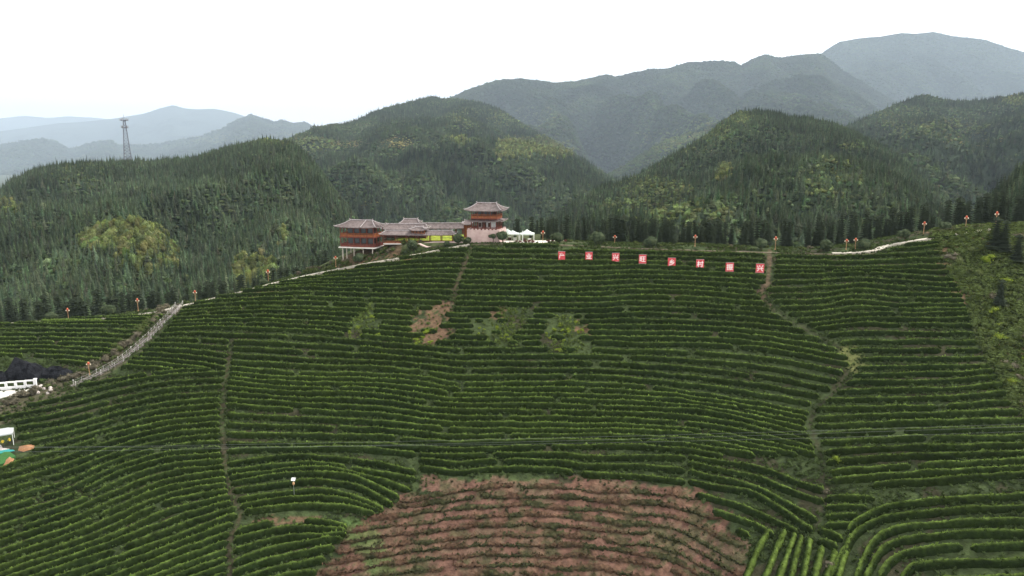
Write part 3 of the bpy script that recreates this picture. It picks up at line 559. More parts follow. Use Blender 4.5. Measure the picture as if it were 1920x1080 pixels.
def hedge_np(P, wid, hei, seed, weed=False):
    n = len(P); T = np.gradient(P[:, :2], axis=0); T /= np.linalg.norm(T, axis=1)[:, None] + 1e-9
    N = np.stack([T[:, 1], -T[:, 0]], 1)
    if zg(P[:, 0] + N[:, 0], P[:, 1] + N[:, 1]).mean() > zg(P[:, 0] - N[:, 0], P[:, 1] - N[:, 1]).mean(): N = -N    # N points downhill
    s = np.arange(n) * .26; endf = np.clip(np.minimum(s, s[-1] - s) / .5, .35, 1)
    lo = 0.84 + .36 * vn(s / 3.5, s * 0 + seed, 5); W_ = wid * endf * (0.88 + .26 * vn(s / 2.2, s * 0 + seed, 6)); H_ = hei * np.minimum(1, endf + .15) * lo
    if weed: H_ = H_ * np.clip((vn(s / 3.0, s * 0 + seed, 8) - .42) * 3.4, .01, 1.3)
    pr = PROF; m = len(pr)
    off = pr[None, :, 0] * W_[:, None]; hh = pr[None, :, 1] * H_[:, None]
    hh[:, 0] = -.3; hh[:, -1] = -.9 * (0.6 if weed else 1)
    jit = rng.normal(0, .13 if weed else .04, (n, m)); jit2 = rng.normal(0, .10 if weed else .06, (n, m)); lump = (vn(s[:, None] / .9, np.arange(m)[None] * .9 + seed, 7) - .5)
    off = off * (1 + .22 * lump) + jit; hh[:, 1:-1] += (jit2 + lump * .16)[:, 1:-1]
    zc = zg(P[:, 0], P[:, 1]); V = np.empty((n, m, 3)); V[..., 0] = P[:, 0:1] + N[:, 0:1] * off; V[..., 1] = P[:, 1:2] + N[:, 1:2] * off; V[..., 2] = zc[:, None] + hh
    F = grid_faces(n, m); caps = []
    for r0 in (0, (n - 1) * m): caps += [(r0, r0 + k, r0 + k + 1, r0 + m - 1) for k in range(1, m - 2)]
    nn = 0.72 + .62 * fbm(V[..., 0] / 1.1, V[..., 1] / 1.1 + V[..., 2], 61, 3)[..., None]
    row = 1 + (hsh(np.int64(seed), np.int64(3), 5) - .5) * .30
    big = fbm(V[..., 0] / 11, V[..., 1] / 11, 63, 2)[..., None]
    base = np.array((0.0105, 0.0185, 0.0055)) * (1 - big) * 1.2 + np.array((0.0180, 0.0280, 0.0065)) * big
    if weed:
        br = np.clip((fbm(V[..., 0] / 2.5, V[..., 1] / 2.5, 64, 3)[..., None] - .35) * 4, 0, 1); base = np.array((0.075, 0.046, 0.030)) * (1 - br) + np.array((0.036, 0.038, 0.018)) * br
    # fresh shoots on the clipped top, paler uphill to paint in the rim light
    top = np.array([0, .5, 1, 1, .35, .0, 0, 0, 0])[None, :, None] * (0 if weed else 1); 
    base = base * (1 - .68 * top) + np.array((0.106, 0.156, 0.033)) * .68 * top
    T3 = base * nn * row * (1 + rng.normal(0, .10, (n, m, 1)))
    # single leaves and shoots standing out
    k = int(n * (1.6 if weed else 2.2)); i = rng.integers(0, n, k); j = rng.integers(1, m - 2, k); c = V[i, j]
    a = rng.normal(0, .10 if not weed else .13, (k, 3)); b = rng.normal(0, .10, (k, 3)); up = np.zeros((k, 3)); up[:, 2] = rng.uniform(.08, .30, k)
    LV = np.stack([c - a, c + a, c + b + up], 1).reshape(-1, 3); LT = np.repeat(T3[i, j] * rng.uniform(.8, 1.7, (k, 1)), 3, 0)
    b0 = n * m; LF = np.arange(3 * k).reshape(-1, 3) + b0; LF = np.concatenate([LF, LF[:, 2:3]], 1)
    VV = np.concatenate([V.reshape(-1, 3), LV]); FF = np.concatenate([F, np.array(caps)])
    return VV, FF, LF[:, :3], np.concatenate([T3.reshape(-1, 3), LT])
def mesh_mixed(name, V, Q, Tn, mt, T3):
    me = bpy.data.meshes.new(name); V = np.ascontiguousarray(V, np.float32); me.vertices.add(len(V)); me.vertices.foreach_set('co', V.ravel())
    li = np.concatenate([Q.ravel(), Tn.ravel()]).astype(np.int32); me.loops.add(len(li)); me.loops.foreach_set('vertex_index', li)
    me.polygons.add(len(Q) + len(Tn)); st = np.concatenate([np.arange(len(Q)) * 4, len(Q) * 4 + np.arange(len(Tn)) * 3]).astype(np.int32)
    me.polygons.foreach_set('loop_start', st); me.polygons.foreach_set('loop_total', np.concatenate([np.full(len(Q), 4), np.full(len(Tn), 3)]).astype(np.int32))
    me.update(calc_edges=True); me.materials.append(mt); o = bpy.data.objects.new(name, me); COL.objects.link(o); set_tone(o, T3); return o
BL = {'U': 'upper left block beyond the stairway', 'M': 'middle block under the banners', 'L': 'lower left block', 'N': 'lower block around the trap lamp', 'Q': 'block just above the red soil',
      'P': 'slanting block beside the red soil', 'R': 'right block beyond the dirt gully', 'S2': 'short rows beside the gully foot', 'C': 'curved rows, bottom right', 'D': 'upright bottom right rows', 'S': 'small block left of the red soil', 'W': 'red soil clearing'}
G_ALL = []; RN = {}; HROWS = []
seed = 0
for fam, rows in fams:
    for n, uv in rows:
        u, v = uv[:, 0], uv[:, 1] + (fbm(uv[:, 0] / 45, uv[:, 0] * 0 + n * 3.7, 71, 2) - .5) * (3.0 if fam in 'MR' else 9.0 if fam == 'W' else 1.6)
        P, ok = hit(u, v, 199.0); ok &= clear(fam, u, v, n); pc = []
        ok[1:] &= np.abs(np.diff(P[:, 1])) < 6
        for a, b in runs(ok):
            if b - a < 3: continue
            Q, Ls = resample(P[a:b], .26)
            if Ls < 1.6: continue
            # natural breaks in long rows
            cuts = []; x = rng.uniform(12, 70)
            while x < Ls - 6: cuts.append(x); x += rng.uniform(25, 85)
            st = 0
            segs = []
            for c in cuts + [None]:
                e = len(Q) if c is None else int(c / .26)
                if e - st > 6: segs.append(Q[st:e])
                st = e + rng.integers(2, 5)
            pc.append(segs)
        if not pc: continue
        RN[fam] = RN.get(fam, 0) + 1; k = RN[fam]
        for q, segs in enumerate(pc):
            seed += 1; Vs, Fs, Ls_, Ts = [], [], [], []; off = 0
            for sg in segs:
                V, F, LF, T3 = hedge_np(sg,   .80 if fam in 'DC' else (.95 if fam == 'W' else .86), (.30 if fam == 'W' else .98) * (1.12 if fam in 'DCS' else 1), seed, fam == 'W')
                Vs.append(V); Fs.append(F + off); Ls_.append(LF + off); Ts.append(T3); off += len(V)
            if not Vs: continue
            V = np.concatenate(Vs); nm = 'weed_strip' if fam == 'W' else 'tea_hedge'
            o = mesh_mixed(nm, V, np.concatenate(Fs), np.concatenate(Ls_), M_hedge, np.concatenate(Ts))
            if fam == 'W': lb = f'brown weedy strip on the red soil clearing, {ordw(k)} from its top edge'; g = 'weedy strips across the red soil'; ct = 'weed strip'
            else:
                lb = f'clipped tea hedge, {ordw(k)} from the top in the {BL[fam]}' if fam != 'D' else f'clipped tea hedge, {ordw(k)} of the {BL[fam]}, from left'
                g = 'tea hedges of the ' + BL[fam]; ct = 'tea hedge'
            if len(pc) > 1 or len(lb.split()) > 16: lb = lb.replace('clipped tea', 'tea').replace('from the top in the', 'down in the').replace('brown weedy', 'weedy') + (f', {ordw(q + 1)} piece' if len(pc) > 1 else '')
            tag(o, lb, ct, g)
            HROWS.append(o)
            if len(lb.split()) > 16: print("LONG", lb)
print('ROWS', RN, len(HROWS))
# ---------------------------------------------------------------- weeds between the rows and on the rough slopes
nw = 110000
wx = rng.uniform(-150, 150, nw); wy = rng.uniform(80, 196, nw); wz = zg(wx, wy); wu, wv = proj(np.stack([wx, wy, wz], 1))
keep = (wu > -60) & (wu < 1980) & (wv < 1120); wx, wy, wz, wu, wv = (a[keep] for a in (wx, wy, wz, wu, wv)); m = len(wx)
isr = wu > lx(EDGE, wv); iss = inpoly(wu, wv, SOIL); isp = np.zeros(m, bool)
for p in PATCH: isp |= inpoly(wu, wv, p)
pn = fbm(wx / 6, wy / 6, 81, 3); can = inpoly(wu, wv, CANOPY)
keep = ((rng.random(m) < np.clip((pn - .30) * 3.2, .05, 1)) | isr) & ~(iss & (rng.random(m) < .80)) & ~(inpoly(wu, wv, BARE1) & (rng.random(m) < .7)) & ~can
keep &= ~((wx > -34) & (wx < 14) & (wy > 190)); keep &= ~((np.abs(wu - lx(T2P, wv)) < 5) & (wv < 540))
wx, wy, wz, wu, wv, isr, iss, isp, pn = (a[keep] for a in (wx, wy, wz, wu, wv, isr, iss, isp, pn)); m = len(wx)
tint = np.tile(np.array([0.042, 0.060, 0.022]), (m, 1)); tint[isr] = (0.058, 0.078, 0.027); tint[iss] = (0.042, 0.044, 0.022); tint[isp] = (0.065, 0.090, 0.024)
tint *= rng.uniform(.6, 1.6, m)[:, None]; sc = rng.uniform(.6, 1.5, m) * np.where(isr, 1.7, 1.0) * np.where(iss, .8, 1)
scatter('weeds', np.stack([wx, wy, wz], 1), np.full(m, 7), sc, tint, 'loose green weeds growing between the tea rows and on rough ground', 'weeds')

# ================================================================ PATHS, STAIRWAY, PADS
def ribbon(name, uv, w, mt, lift=.12, ymax=199, thick=.25, side=0, label=None, kind='structure', n=160, step=None):
    c = spl(uv, n); P, ok = hit(c[:, 0], c[:, 1], ymax); P = P[ok]; P, L = resample(P, 1.0)
    T = np.gradient(P[:, :2], axis=0); T /= np.linalg.norm(T, axis=1)[:, None]; N = np.stack([T[:, 1], -T[:, 0]], 1)
    m = MB(); V = []
    for i in range(len(P)):
        z = zg(P[i, 0], P[i, 1]) + lift
        for s_, dz in ((side - .5, -thick - .5), (side - .5, 0), (side + .5, 0), (side + .5, -thick - .5)):
            V.append((P[i, 0] + N[i, 0] * w * s_, P[i, 1] + N[i, 1] * w * s_, z + dz))
    F = []
    for i in range(len(P) - 1):
        for k in range(3): F.append((i * 4 + k, i * 4 + k + 1, i * 4 + 5 + k, i * 4 + 4 + k))
    m.add(V, F); o = m.build(name, mt); tag(o, label, None, None, kind); return P, N, T
CREST_L = [(-80,612),(0,609),(60,605),(110,601),(200,597),(280,588),(330,577),(400,561),(460,546),(500,535),(560,521),(620,508),(680,496),(740,486),(800,474),(850,464),(880,459)]
M_dirt = mat('trodden_earth', (0.10, 0.085, 0.055), .95, (0.16, 0.13, 0.09), 1.5)
PL, NL, TL = ribbon('ridge_path', CREST_L, 1.7, M_path, .24, label='pale concrete path climbing the ridge from the left')
PC, NC, TC = ribbon('ridge_path', [(885,458.5),(940,457.5),(1000,458),(1060,460),(1150,464),(1250,468),(1350,471),(1450,474),(1560,477),(1640,476)], 1.3, M_dirt, .10, label='earthy footpath along the hilltop')
PR, NR, TR = ribbon('ridge_path', [(1560,476),(1600,475),(1640,471),(1660,463),(1700,455),(1740,449),(1780,442.5),(1830,435),(1862,430)], 1.8, M_path, .30, label='pale concrete path climbing the right end of the ridge')
# kerb stones in front of the left path : one kerb object made of separate blocks laid end to end
m_ = MB(); s_ = 0
for i in range(0, len(PL) - 1):
    if i % 7 == 6: continue
    d = NL[i] * (-1 if NL[i][1] > 0 else 1); p = PL[i, :2] + d * .95; ang = math.atan2(TL[i][1], TL[i][0])
    m_.box((p[0], p[1], zg(p[0], p[1]) + .12), (.90, .20, .42), ang)
tag(m_.build('kerb', M_path), 'broken pale kerb along the left ridge path', 'kerb')
# plaza of the pagoda
m_ = MB(); m_.box((2.5, 193.5, Z0 - .35), (25, 7.5, .9)); m_.box((15.5, 194.2, Z0 - .6), (6, 4.5, .8), R(-12))
tag(m_.build('plaza_paving', M_conc), 'sunlit pale paving in front of the pagoda and tents', None, None, 'structure')

def leafy(name, P, r, zc, n, size, mt, trunk=None, seed=1, core=.75, lumps=5, parent=None):
    V, F = leaf_blob(r, zc, n, seed, size, lumps, core); return obj_np(name, V, F, mt, parent)
M_worn = mat('worn_grey_paint', (.22, .21, .20), .8, (.55, .53, .50), 1.2)
# --- stair path with posts and bushes
ST = [(330,570),(312,592),(292,612),(270,634),(246,655),(222,674),(196,690),(166,706),(130,722)]
c = spl(ST, 120); P, ok = hit(c[:, 0] + 6, c[:, 1] + 3, 199); P = P[ok]; P, _ = resample(P, .42)
T = np.gradient(P[:, :2], axis=0); T /= np.linalg.norm(T, axis=1)[:, None]; NS = np.stack([T[:, 1], -T[:, 0]], 1); NS[NS[:, 0] < 0] *= -1
root = empty('stone_stairway', P[len(P)//2].tolist(), 0, 'narrow grey stone stairway with railings running down the left slope', 'stairway')
off = np.array(root.location)
m_ = MB()
for i in range(len(P)): m_.box((P[i, 0] - off[0], P[i, 1] - off[1], zg(P[i, 0], P[i, 1]) - off[2] + .02), (1.7, .46, .5), math.atan2(T[i][1], T[i][0]) + R(90))
m_.build('steps', mat('grey_stone', (0.07, 0.06, 0.055), .9, (0.18, 0.16, 0.145), 1.0), root)
for sd in (-1, 1):
    m_ = MB(); top = []
    for i in range(0, len(P), 4):
        x, y = P[i, 0] + sd * NS[i, 0] * .95 - off[0], P[i, 1] + sd * NS[i, 1] * .95 - off[1]; z = zg(x + off[0], y + off[1]) - off[2]
        m_.tube([(x, y, z - .2), (x, y, z + 1.05)], .05, 5); top.append((x, y, z + .95))
        if (i // 4) % 3 == 0: m_.box((x, y, z + 1.12), (.18, .18, .18))
    m_.tube(top, .022, 4); m_.tube([(a, b, c_ - .45) for a, b, c_ in top], .018, 4)
    m_.build('railing', M_worn, root)
# scrub bushes along the stairway : separate bushes
bm = [leaf_blob((.9, .9, .75), .5, 150, s, .17, 4, .6) for s in (31, 32, 33)]
bme = []
for k, (V, F) in enumerate(bm):
    for mt in (M_dry, M_shrub, M_yell):
        me = bpy.data.meshes.new('bush'); fill_mesh(me, V, F); me.materials.append(mt); bme.append(me)
def bush(x, y, s, kind, var, label, group, name='bush', cat='bush', dz=-.1, sz=1.0):
    o = bpy.data.objects.new(name, bme[(var % 3) * 3 + kind]); COL.objects.link(o); o.location = (x, y, float(zg(x, y)) + dz); o.scale = (s, s, s * sz); o.rotation_euler = (0, 0, random.uniform(0, 6)); tag(o, label, cat, group); return o
c2 = spl([(322,574),(300,600),(262,636),(232,662),(200,682),(168,700),(130,716),(90,734),(50,752),(10,770),(-50,795)], 90); Pb, ok = hit(c2[:, 0], c2[:, 1], 199); Pb = Pb[ok]
Pb, Lb = resample(Pb, 1.15)
for i in range(len(Pb)):
    sdx = -1.9 + random.gauss(0, .5); x, y = Pb[i, 0] + sdx, Pb[i, 1] + random.gauss(0, .4)
    k = 0 if random.random() < .72 else 1
    bush(x, y, random.uniform(.8, 1.45), k, i, ('dry brown' if k == 0 else 'dull green') + f' bush on the left of the stairway, {ordw(i + 1)} from its top', 'bushes lining the stairway', sz=random.uniform(.7, 1.2))
for i in range(3, len(Pb), 3):
    x, y = Pb[i, 0] + 1.7 + random.gauss(0, .3), Pb[i, 1]
    bush(x, y, random.uniform(.45, .8), 0 if i % 2 else 1, i, f'low bush at the right edge of the stairway, {ordw(i // 3)} from its top', 'bushes lining the stairway')
# --- white balustrade and pad at the left edge
q, ok = hit([0, 70], [733, 724]); 
def grd(u, v): P, ok = hit([u], [v]); return P[0]
A = grd(-60, 738); B = grd(66, 727); d = B - A; L = float(np.linalg.norm(d[:2])); ang = math.atan2(d[1], d[0])
root = empty('balustrade', A.tolist(), ang, 'white painted balustrade with dark oval openings at the left edge', 'balustrade')
A_z = 0; n_op = 7; sx = L / n_op; m_ = MB(); slope = float(d[2]) / L
for k in range(n_op):
    z = slope * (k + .5) * sx
    m_.box(((k + .5) * sx, 0, z + 1.75), (sx, .24, .30)); m_.box(((k + .5) * sx, 0, z + .30), (sx, .24, .95))
    m_.box((k * sx + .10, 0, z + 1.19), (.30, .24, .84)); m_.box(((k + 1) * sx - .10, 0, z + 1.19), (.30, .24, .84))
m_.build('wall', M_white, root)
for k in (n_op,):
    p = MB(); p.box((k * sx + .18, 0, slope * L + .95), (.42, .42, 2.0)); p.box((k * sx + .18, 0, slope * L + 2.0), (.6, .6, .22)); p.build('end_post', M_white, root)
# rockery of pale stones beside the post
for k in range(9):
    p = grd(70 + random.uniform(0, 26), 728 + random.uniform(-4, 14)); m_ = MB(); r_ = random.uniform(.35, .7); m_.ell((0, 0, 0), (r_, r_ * .8, r_ * .8), 6, 4)
    m_.v = [tuple(np.array(a) * random.uniform(.75, 1.2)) for a in m_.v]; o = m_.build('rock', mat('pale_rock', (.38, .33, .31), .9, (.6, .54, .5), 1.5) if k == 0 else bpy.data.materials['pale_rock']); o.location = (p[0], p[1], p[2] + r_ * .4)
    tag(o, 'pale jagged ornamental rock in the pile by the balustrade post', 'rock', 'rock pile beside the balustrade')
pA = [grd(-70, 756), grd(0, 748), grd(58, 734), grd(62, 730), grd(-60, 741)]
m_ = MB(); zt = [float(p[2]) + .25 for p in pA]
m_.add([(p[0], p[1], z) for p, z in zip(pA, zt)] + [(p[0], p[1], z - 1.2) for p, z in zip(pA, zt)], [(0, 1, 2, 3, 4), (9, 8, 7, 6, 5), (0, 5, 6, 1), (1, 6, 7, 2), (2, 7, 8, 3), (3, 8, 9, 4), (4, 9, 5, 0)])
tag(m_.build('concrete_pad', M_conc), 'pale concrete pad below the white balustrade', None, None, 'structure')
# --- tarpaulin covered heap
for k, (u0, v0, wu, hv, lb) in enumerate([(48, 706, 74, 34, 'tall peaked heap under black shade netting behind the balustrade'), (106, 705, 56, 22, 'low long heap under black shade netting, right of the peaked one'), (0, 712, 40, 20, 'small heap under black shade netting cut by the left edge')]):
    p = grd(u0, v0); sc = p[1] / FPX; w = wu * sc / 2; h = hv * sc * 1.05; nx, ny = 26, 14; V = []
    for j in range(ny):
        for i in range(nx):
            a = i / (nx - 1) * 2 - 1; b = j / (ny - 1) * 2 - 1
            e = max(0, 1 - abs(a) ** 3.2) ** .6 * max(0, 1 - abs(b) ** 2.6) ** .6
            z = h * e * (.62 + .5 * float(vn(a * 2.3 + k * 9, b * 2 + 3, 55)) * (1.1 if k == 0 else .8)) + h * .22 * abs(float(vn(a * 7, b * 6 + k, 56)) - .5); V.append((a * w, b * w * .55, z - .35))
    o = obj_np('covered_heap', np.array(V), grid_faces(ny, nx), M_tarp); o.location = (p[0], p[1], p[2]); tag(o, lb, 'covered heap', 'heaps under black netting')
# --- canopy with two people
pc = grd(4, 842); rootc = empty('canopy', pc.tolist(), R(32), 'white topped canopy on thin poles at the left edge', 'canopy')
m_ = MB(); m_.add([(-3.6, 0, 2.75), (1.9, 0, 2.75), (1.9, 3.4, 2.75), (-3.6, 3.4, 2.75), (-2.8, 1.7, 3.5), (1.1, 1.7, 3.5)], [(0, 1, 5, 4), (1, 2, 5), (2, 3, 4, 5), (3, 0, 4)]); 
m_.box((-.85, .02, 2.68), (5.5, .04, .22)); m_.box((1.9, 1.7, 2.68), (.04, 3.4, .22)); m_.build('roof', mat('faded_canvas', (.34, .36, .37), .8, (.48, .50, .50), 1.5), rootc)
for x, y in ((1.85, .05), (1.85, 3.35), (-3.55, .05), (-3.55, 3.35)):
    m_ = MB(); m_.tube([(x, y, -.6), (x, y, 2.7)], .05, 6); m_.build('pole', M_white, rootc)
m_ = MB(); m_.box((-.4, 1.6, -.15), (7.4, 5.0, .5)); sl_ = m_.build('platform', mat('grey_gravel', (.30, .27, .26), .95, (.48, .45, .43), 3.0)); sl_.location = pc; sl_.rotation_euler[2] = R(32); tag(sl_, 'grey stone platform under the white canopy', None, None, 'structure')
m_ = MB(); m_.box((-.6, -1.6, -.24), (7.6, 1.5, .6)); o = m_.build('teal_mat', mat('teal_carpet', (0.02, 0.20, 0.20), .9, (0.03, 0.26, 0.25), 2)); o.location = pc; o.rotation_euler[2] = R(32); tag(o, 'teal carpet strip along the front of the canopy platform', 'carpet')
g1 = [grd(-40, 852), grd(18, 850), grd(30, 858), grd(8, 872), grd(-40, 884)]
m_ = MB(); m_.add([(p[0], p[1], p[2] + .35) for p in g1] + [(p[0], p[1], p[2] - .6) for p in g1], [(4, 3, 2, 1, 0), (5, 6, 7, 8, 9)] + [(k, (k + 1) % 5, (k + 1) % 5 + 5, k + 5) for k in range(5)])
tag(m_.build('artificial_turf', mat('bright_turf', (0.025, 0.085, 0.02), .9, (0.035, 0.12, 0.025), 3)), 'bright green turf below the canopy platform', 'turf')
for uv_, lb in (([(36,838),(64,834),(66,842),(44,848),(34,846)], 'orange bare soil bank right of the teal carpet'), ([(8,866),(20,856),(27,862),(22,870),(6,874)], 'small orange soil bank below the green turf')):
    ps = [grd(*q_) for q_ in uv_]; c0 = np.mean(ps, 0); m_ = MB(); nn_ = len(ps)
    m_.add([(p[0], p[1], p[2] + .12) for p in ps] + [(c0[0], c0[1], c0[2] + .75)], [(k, (k + 1) % nn_, nn_) for k in range(nn_)]); tag(m_.build('soil_bank', mat('orange_soil', (.24, .12, .06), .95, (.34, .18, .09), 1.5, .1, 4)), lb, None, None, 'structure')
# ---- people : one skinned body each
def person(loc, rz, label, shirt, trousers, skin=(.32, .19, .13), arm=.35):
    J = [(0,0,.95),(0,0,1.12),(0,0,1.36),(0,.01,1.47),(0,.02,1.56),(0,.02,1.66), (-.10,0,.90),(-.12,.03,.50),(-.13,-.02,.09),(-.14,.12,.04), (.10,0,.90),(.12,-.02,.50),(.14,.05,.09),(.15,.19,.04),
         (-.19,0,1.38),(-.27,.02,1.12),(-.25,.14,.92),(-.25,.20,.85), (.19,0,1.38),(.29,.04,1.14),(.20,.24,1.10),(.14,.30,1.12)]
    Ed = [(0,1),(1,2),(2,3),(3,4),(4,5),(0,6),(6,7),(7,8),(8,9),(0,10),(10,11),(11,12),(12,13),(2,14),(14,15),(15,16),(16,17),(2,18),(18,19),(19,20),(20,21)]
    Rd = [.14,.14,.15,.055,.085,.095,.09,.065,.045,.04,.09,.065,.045,.04,.06,.045,.035,.035,.06,.045,.035,.035]
    me = bpy.data.meshes.new('person'); me.from_pydata(J, Ed, []); o = bpy.data.objects.new('person', me); COL.objects.link(o); o.location = loc; o.rotation_euler = (0, 0, rz)
    md = o.modifiers.new('skin', 'SKIN'); sv = me.skin_vertices[0].data if me.skin_vertices else None
    if sv is None:
        bm_ = __import__('bmesh').new(); bm_.from_mesh(me); bm_.verts.layers.skin.verify(); bm_.to_mesh(me); bm_.free(); sv = me.skin_vertices[0].data
    for i, r_ in enumerate(Rd): sv[i].radius = (r_, r_ * .85)
    sv[0].use_root = True; o.modifiers.new('sub', 'SUBSURF').levels = 1; o.modifiers['sub'].render_levels = 1
    mt = bpy.data.materials.new('skin_and_cloth'); mt.use_nodes = True; nn_ = mt.node_tree; b = nn_.nodes['Principled BSDF']; b.inputs['Roughness'].default_value = .8
    tc = nn_.nodes.new('ShaderNodeTexCoord'); sx_ = nn_.nodes.new('ShaderNodeSeparateXYZ'); cr = nn_.nodes.new('ShaderNodeValToRGB'); cr.color_ramp.interpolation = 'CONSTANT'
    dv = nn_.nodes.new('ShaderNodeMath'); dv.operation = 'DIVIDE'; dv.inputs[1].default_value = 1.8
    nn_.links.new(tc.outputs['Object'], sx_.inputs[0]); nn_.links.new(sx_.outputs['Z'], dv.inputs[0]); nn_.links.new(dv.outputs[0], cr.inputs[0]); nn_.links.new(cr.outputs[0], b.inputs['Base Color'])
    e = cr.color_ramp.elements; e[0].position = 0; e[0].color = (.02, .02, .02, 1); e[1].position = .045; e[1].color = (*trousers, 1)
    for p_, c_ in ((.52, shirt), (.815, skin)): x_ = e.new(p_); x_.color = (*c_, 1)
    me.materials.append(mt)
    h_ = MB(); h_.ell((0, .0, 1.70), (.10, .115, .09), 10, 6); h_.build('hair', bpy.data.materials.get('black_hair') or mat('black_hair', (.012, .01, .01), .7), o)
    tag(o, label, 'person'); return o
px = pc + np.array([.5, 1.5, .10]); person(px.tolist(), R(160), 'person in a yellow vest and black trousers standing under the canopy', (.72, .55, .03), (.02, .02, .025))
px = pc + np.array([-.1, .5, .10]); person(px.tolist(), R(60), 'person in a yellow vest at the left edge beneath the canopy front', (.66, .48, .04), (.04, .03, .03))
# ================================================================ BUILDINGS
def roof(name, mt, parent, c, w, d, h, ridge, over=.9, lift=.45, ribs=.5, gable=False, beam=True):
    """curved hip roof with upturned corners; c = centre at eave height, w x d walls"""
    W2, D2 = w / 2 + over, d / 2 + over; r2 = ridge / 2; m = MB(); NS_, NQ = 5, 12; lo = MB()
    for side in range(4):
        long_ = side in (0, 2); a = W2 if long_ else D2; b = D2 if long_ else W2; sg = -1 if side in (0, 3) else 1
        G = []
        for s in range(NS_ + 1):
            t = s / NS_; row = []
            for q in range(NQ + 1):
                x = q / NQ * 2 - 1
                e = x * a; rx = x * (r2 if long_ else 0.01)
                px = e * (1 - t) + rx * t; py = sg * (b * (1 - t) + (0 if long_ else r2) * t)
                z = h * (.62 * t + .38 * t * t) + lift * abs(x) ** 4 * (1 - t) ** 2
                k = 1 + .05 * abs(x) ** 6 * (1 - t) ** 3
                p = (px * k, py * k) if long_ else (py * k, px * k); row.append((c[0] + p[0], c[1] + p[1], c[2] + z))
            G.append(row)
        V = [p for r_ in G for p in r_]; n = NQ + 1
        F = [(s * n + q, s * n + q + 1, (s + 1) * n + q + 1, (s + 1) * n + q) for s in range(NS_) for q in range(NQ)]
        m.add(V, F); m.add([(x, y, z - .14) for x, y, z in V], [f[::-1] for f in F])
        m.add([p for p in G[0]] + [(x, y, z - .14) for x, y, z in G[0]], [(q, n + q, n + q + 1, q + 1) for q in range(NQ)])
        # raised rows of cover tiles
        nr = int(2 * a / ribs)
        for i in range(1, nr):
            x = i / nr * 2 - 1; pts = []
            for s in range(4):
                t = s / 3; e = x * a; rx = x * (r2 if long_ else .01)
                px = e * (1 - t) + rx * t; py = sg * (b * (1 - t) + (0 if long_ else r2) * t); z = h * (.62 * t + .38 * t * t) + lift * abs(x) ** 4 * (1 - t) ** 2 + .05
                pts.append((c[0] + (px if long_ else py), c[1] + (py if long_ else px), c[2] + z))
            if len(pts) > 1: m.tube(pts[:-1] + [tuple(np.array(pts[-2]) * .4 + np.array(pts[-1]) * .6)], .075, 4)
    o = m.build(name, mt, parent)
    if beam:
        m = MB(); z = c[2] + h
        m.tube([(c[0] - r2 - .25, c[1], z + .45), (c[0] - r2, c[1], z + .16), (c[0], c[1], z + .12), (c[0] + r2, c[1], z + .16), (c[0] + r2 + .25, c[1], z + .45)], .13, 6)
        for sx in (-1, 1):
            for sy in (-1, 1):
                pts = []
                for t in (1, .66, .33, 0, -.06):
                    tt_ = max(t, 0); zz = h * (.62 * tt_ + .38 * tt_ * tt_) + lift * (1 - tt_) ** 2 + .12 + (.18 if t < 0 else 0)
                    pts.append((c[0] + sx * (W2 * 1.05 * (1 - t) + r2 * t), c[1] + sy * (D2 * 1.05 * (1 - t)), c[2] + zz))
                m.tube(pts, .10, 5)
        m.build('ridge', M_tile2, o)
    if gable:
        for sx in (-1, 1):
            m = MB(); x = c[0] + sx * (r2 + .15); x2 = c[0] + sx * (r2 - 1.3); g = d * .30
            m.add([(x, c[1] - g, c[2] + h * .36), (x, c[1] + g, c[2] + h * .36), (x, c[1], c[2] + h + .02), (x2, c[1] - g, c[2] + h * .42), (x2, c[1] + g, c[2] + h * .42), (x2, c[1], c[2] + h + .02)], [(0, 1, 2), (0, 2, 5, 3), (1, 4, 5, 2)])
            m.build('gable', M_dark, o)
    return o
M_tile2 = mat('ridge_tiles', (0.26, 0.23, 0.23), .7, (0.42, 0.38, 0.38), 2.0)
def posts(parent, pts, z0, z1, r=.12, mt=None):
    for x, y in pts:
        m = MB(); m.tube([(x, y, z0), (x, y, z1)], r, 8); m.build('column', mt or M_wood, parent)
def rail(parent, x0, y0, x1, y1, z, h, mt, name='railing', gap=.28):
    m = MB(); L = math.hypot(x1 - x0, y1 - y0); n = max(2, int(L / gap)); ang = math.atan2(y1 - y0, x1 - x0); cx, cy = (x0 + x1) / 2, (y0 + y1) / 2
    m.box((cx, cy, z + h - .06), (L, .12, .12), ang); m.box((cx, cy, z + .08), (L, .10, .12), ang); m.box((cx, cy, z + h * .35), (L, .05, h * .5), ang)
    for i in range(n + 1): t = i / n; m.box((x0 + (x1 - x0) * t, y0 + (y1 - y0) * t, z + h * .5), (.07, .09, h - .1), ang)
    return m.build(name, mt, parent)
def ring(w, d): return [(-w/2, -d/2, w/2, -d/2), (w/2, -d/2, w/2, d/2), (w/2, d/2, -w/2, d/2), (-w/2, d/2, -w/2, -d/2)]
def perim(w, d, nx, ny):
    P = []
    for i in range(nx + 1): P += [(-w/2 + w * i / nx, -d/2), (-w/2 + w * i / nx, d/2)]
    for j in range(1, ny): P += [(-w/2, -d/2 + d * j / ny), (w/2, -d/2 + d * j / ny)]
    return P
